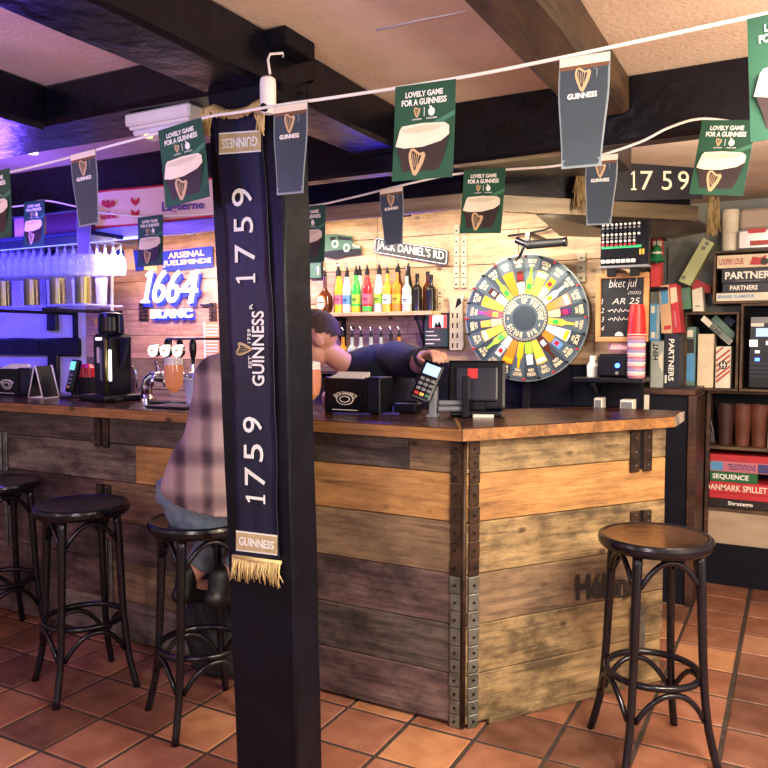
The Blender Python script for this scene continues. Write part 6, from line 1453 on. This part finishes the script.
# on the low cabinet
YK = 4.27; zk2 = zc+.0008
gb((650.5,341,663.5,386), 'g_hint', 'grey upright box with black sideways letters at the left end of the games row', YK, .2, zk2, 'HINT', (652.8,343,658.2,360), 'soft_black', 1, more=lambda b, Y: pxpoly(b,[(658,358),(662.5,351),(662.5,372),(659.5,366)],Y,.001,'g_white'))
gb((664.2,333.5,679,386), 'g_navy', 'tall navy box with white capitals reading downwards beside the grey upright box', YK, .2, zk2, 'PARTNERS', (668.5,339,674,381), 'print_white', 3, more=lambda b, Y: pxbox(b,664.8,375,666.5,383,Y,.001,'print_white'))
ztop = rect(650.5,341,663.5,386,YK)[3]+.0008
gb((649.7,303.5,659.5,340.5), 'g_blue', 'blue upright box standing on the grey upright box', YK, .18, ztop, more=lambda b, Y: (pxbox(b,656.5,305,659.3,339,Y,.001,'g_hint'), pxbox(b,651,306,655,313,Y,.001,'g_white'), pxbox(b,651,332,655,338,Y,.001,'g_white')))
zt2 = rect(664.2,333.5,679,386,YK)[3]+.0008
gtilt([(661.5,333.2),(672.5,333.2),(668.8,284.5),(658.8,286)], 'g_beige', 'beige picture box leaning on top of the tall navy box', YK+.01, .17, more=lambda b, Y: (pxpoly(b,[(660,288),(667.5,286.8),(668.5,303),(661.2,305)],Y,.001,'g_blue'), pxpoly(b,[(664,326),(671,325),(671,329),(664,330)],Y,.001,'g_red')))
gtilt([(673,333.2),(681.3,332.4),(676.5,283.5),(669.2,284.4)], 'g_red', 'red and cream box leaning against the beige picture box', YK+.01, .17, more=lambda b, Y: (pxpoly(b,[(670,288),(676.3,287),(677.6,301.5),(671,304)],Y,.001,'g_cream'), pxpoly(b,[(673.5,311),(675.5,310.8),(677,327),(675,327.3)],Y,.001,'g_pink')))
# on top of crate 1
zt1 = i1[3]+.014
gtilt([(681,309.5),(691,308.5),(689.8,287.2),(679,288.5)], 'g_green', 'small green box left of the white one on the left crate', YC-.01, .12, more=lambda b, Y: pxpoly(b,[(682.5,300),(688.5,299),(688,290),(682,291)],Y,.001,'g_teal'))
gtilt([(693,311.4),(703.8,311.4),(702,287),(692,290)], 'g_white', 'small white box standing on the left crate', YC+.02, .12, more=lambda b, Y: pxbox(b,695,305.5,700,306.8,Y,.001,'grey_plastic'))
gtilt([(690,291),(696,279),(711,286),(711,293),(700,293)], 'g_red', 'dark red folded cloth behind the small white box', YC+.16, .05, cat='cloth', name='folded_cloth')
gtilt([(678.5,281),(690,285.8),(714,243),(703,238)], 'g_lime', 'long pale green box leaning at a slant above the left crate', YC+.05, .10, more=lambda b, Y: [b.disc(*xz(x,y,Y),.012,.012,Y,.001,'g_grey',10) for x, y in ((683.5,277.5),(703.5,248),(707,243.5))])
# red box with a green bell
r = thing('gift_box', 'red upright box with a green bell hanging in front, right of the mixing desk', 'gift box', at(657,287,Y=YK-.02))
a = rect(650.5,238,666,287,YK-.02); b = MB(); b.bx(a[0],a[2]-.03,YK-.02,YK+.1,a[1],a[3],mat('gift_red','c23a40',.55),.003); b.build('box', r, world=True)
b = MB(); pxbox(b,653,241,662,246,YK-.0215,.001,'g_white'); pxbox(b,652,236.5,664,238.5,YK-.021,.12,'g_dark'); b.build('white_print', r, world=True)
p = at(656.5,262,Y=YK-.07); b = MB(); s = .9; b.lathe([(.048,0),(.046,.004),(.036,.016),(.028,.035),(.026,.060),(.018,.078),(.006,.088),(0,.089)], mat('bell_green','1f6a44',.35), 24, None, p); b.cyl(p+V((0,0,-.008)),p+V((0,0,.01)),.010,'bell_green'); b.lathe([(.0275,.040),(.0272,.050)], 'g_white', 24, None, p); o = b.build('bell'); tag(o, 'green bell hanging in front of the red gift box', 'bell')
b = MB(); b.tube([p+V((0,0,.088)), p+V((-.004,0,.12)), p+V((.006,.01,.16)), p+V((.0,.03,.20))], .004, 'bell_green', 6); b.bx(p.x-.01,p.x+.01,p.y-.005,p.y+.06,p.z+.195,p.z+.21,'soft_black'); b.build('hanger', o, world=True)
# wall bracket behind red box so it has a ledge, and grey board against the wall
b = MB(); z_ = a[1]; b.bx(-.79, a[2]+.01, YK-.03, YK+.12, z_-.016, z_-.001, 'soft_black', .002); tag(b.build('small_ledge'), 'small black ledge under the red gift box', 'shelf')
b = MB(); a = rect(667,238,716,310,4.93); b.bx(-.70, .3, 4.925, 4.948, 1.2, 1.95, 'grey_wall', .004); tag(b.build('wall_board'), 'plain grey board on the wall behind the games', 'board')
# ================================================================ pieces that belong to a part of their thing
SUB = {'body': ('screen','keypad','labels','badge','top_light','light_bar','brass_rail','blue_light','button','lens','printed_logo','windows','wheels'),
       'glass': ('label','lower_band'), 'card': ('printed_lettering','printed_glass','printed_emblem'), 'knitted_band': ('white_lettering','woven_patch','harp_emblem','white_figures'),
       'cloth': ('gold_lettering','red_emblems','violet_lettering','red_edging'), 'housing': ('sticker','lens','indicator'), 'disc': ('peg','dark_wedges','drink_pictures','wedge_lettering'),
       'hub': ('hub_lettering',), 'case': ('knobs','fader','green_line','yellow_keys','lit_windows','blue_lamp','vents'), 'slate': ('chalk_writing',), 'plate': ('border_line','lettering'),
       'badge_mount': (), 'screen': (), 'frame': ('screen','picture'), 'painted_board': ('light_strip',), 'board': ('slots',), 'plank_cladding': ('stencilled_lettering',), 'panel': ('printed_lines',)}
base = lambda o: o.name.split('.')[0]
for root in [o for o in C.objects if o.parent is None and 'label' in o]:
    ch = kids(root); done = set()
    for p in ch:
        want = SUB.get(base(p))
        if not want or p in done or p.parent != root: continue
        for c in ch:
            if c is not p and base(c) in want and c not in done and c.parent == root and base(c) not in (base(p),):
                if base(c) == 'stencilled_lettering' and abs(p.rotation_euler.z-AR) > .01: continue
                if base(p) == 'panel' and root.name.startswith('tent'): continue
                if base(c) == 'stencilled_lettering': c.rotation_euler = (0,0,0)
                c.parent = p; done.add(c)
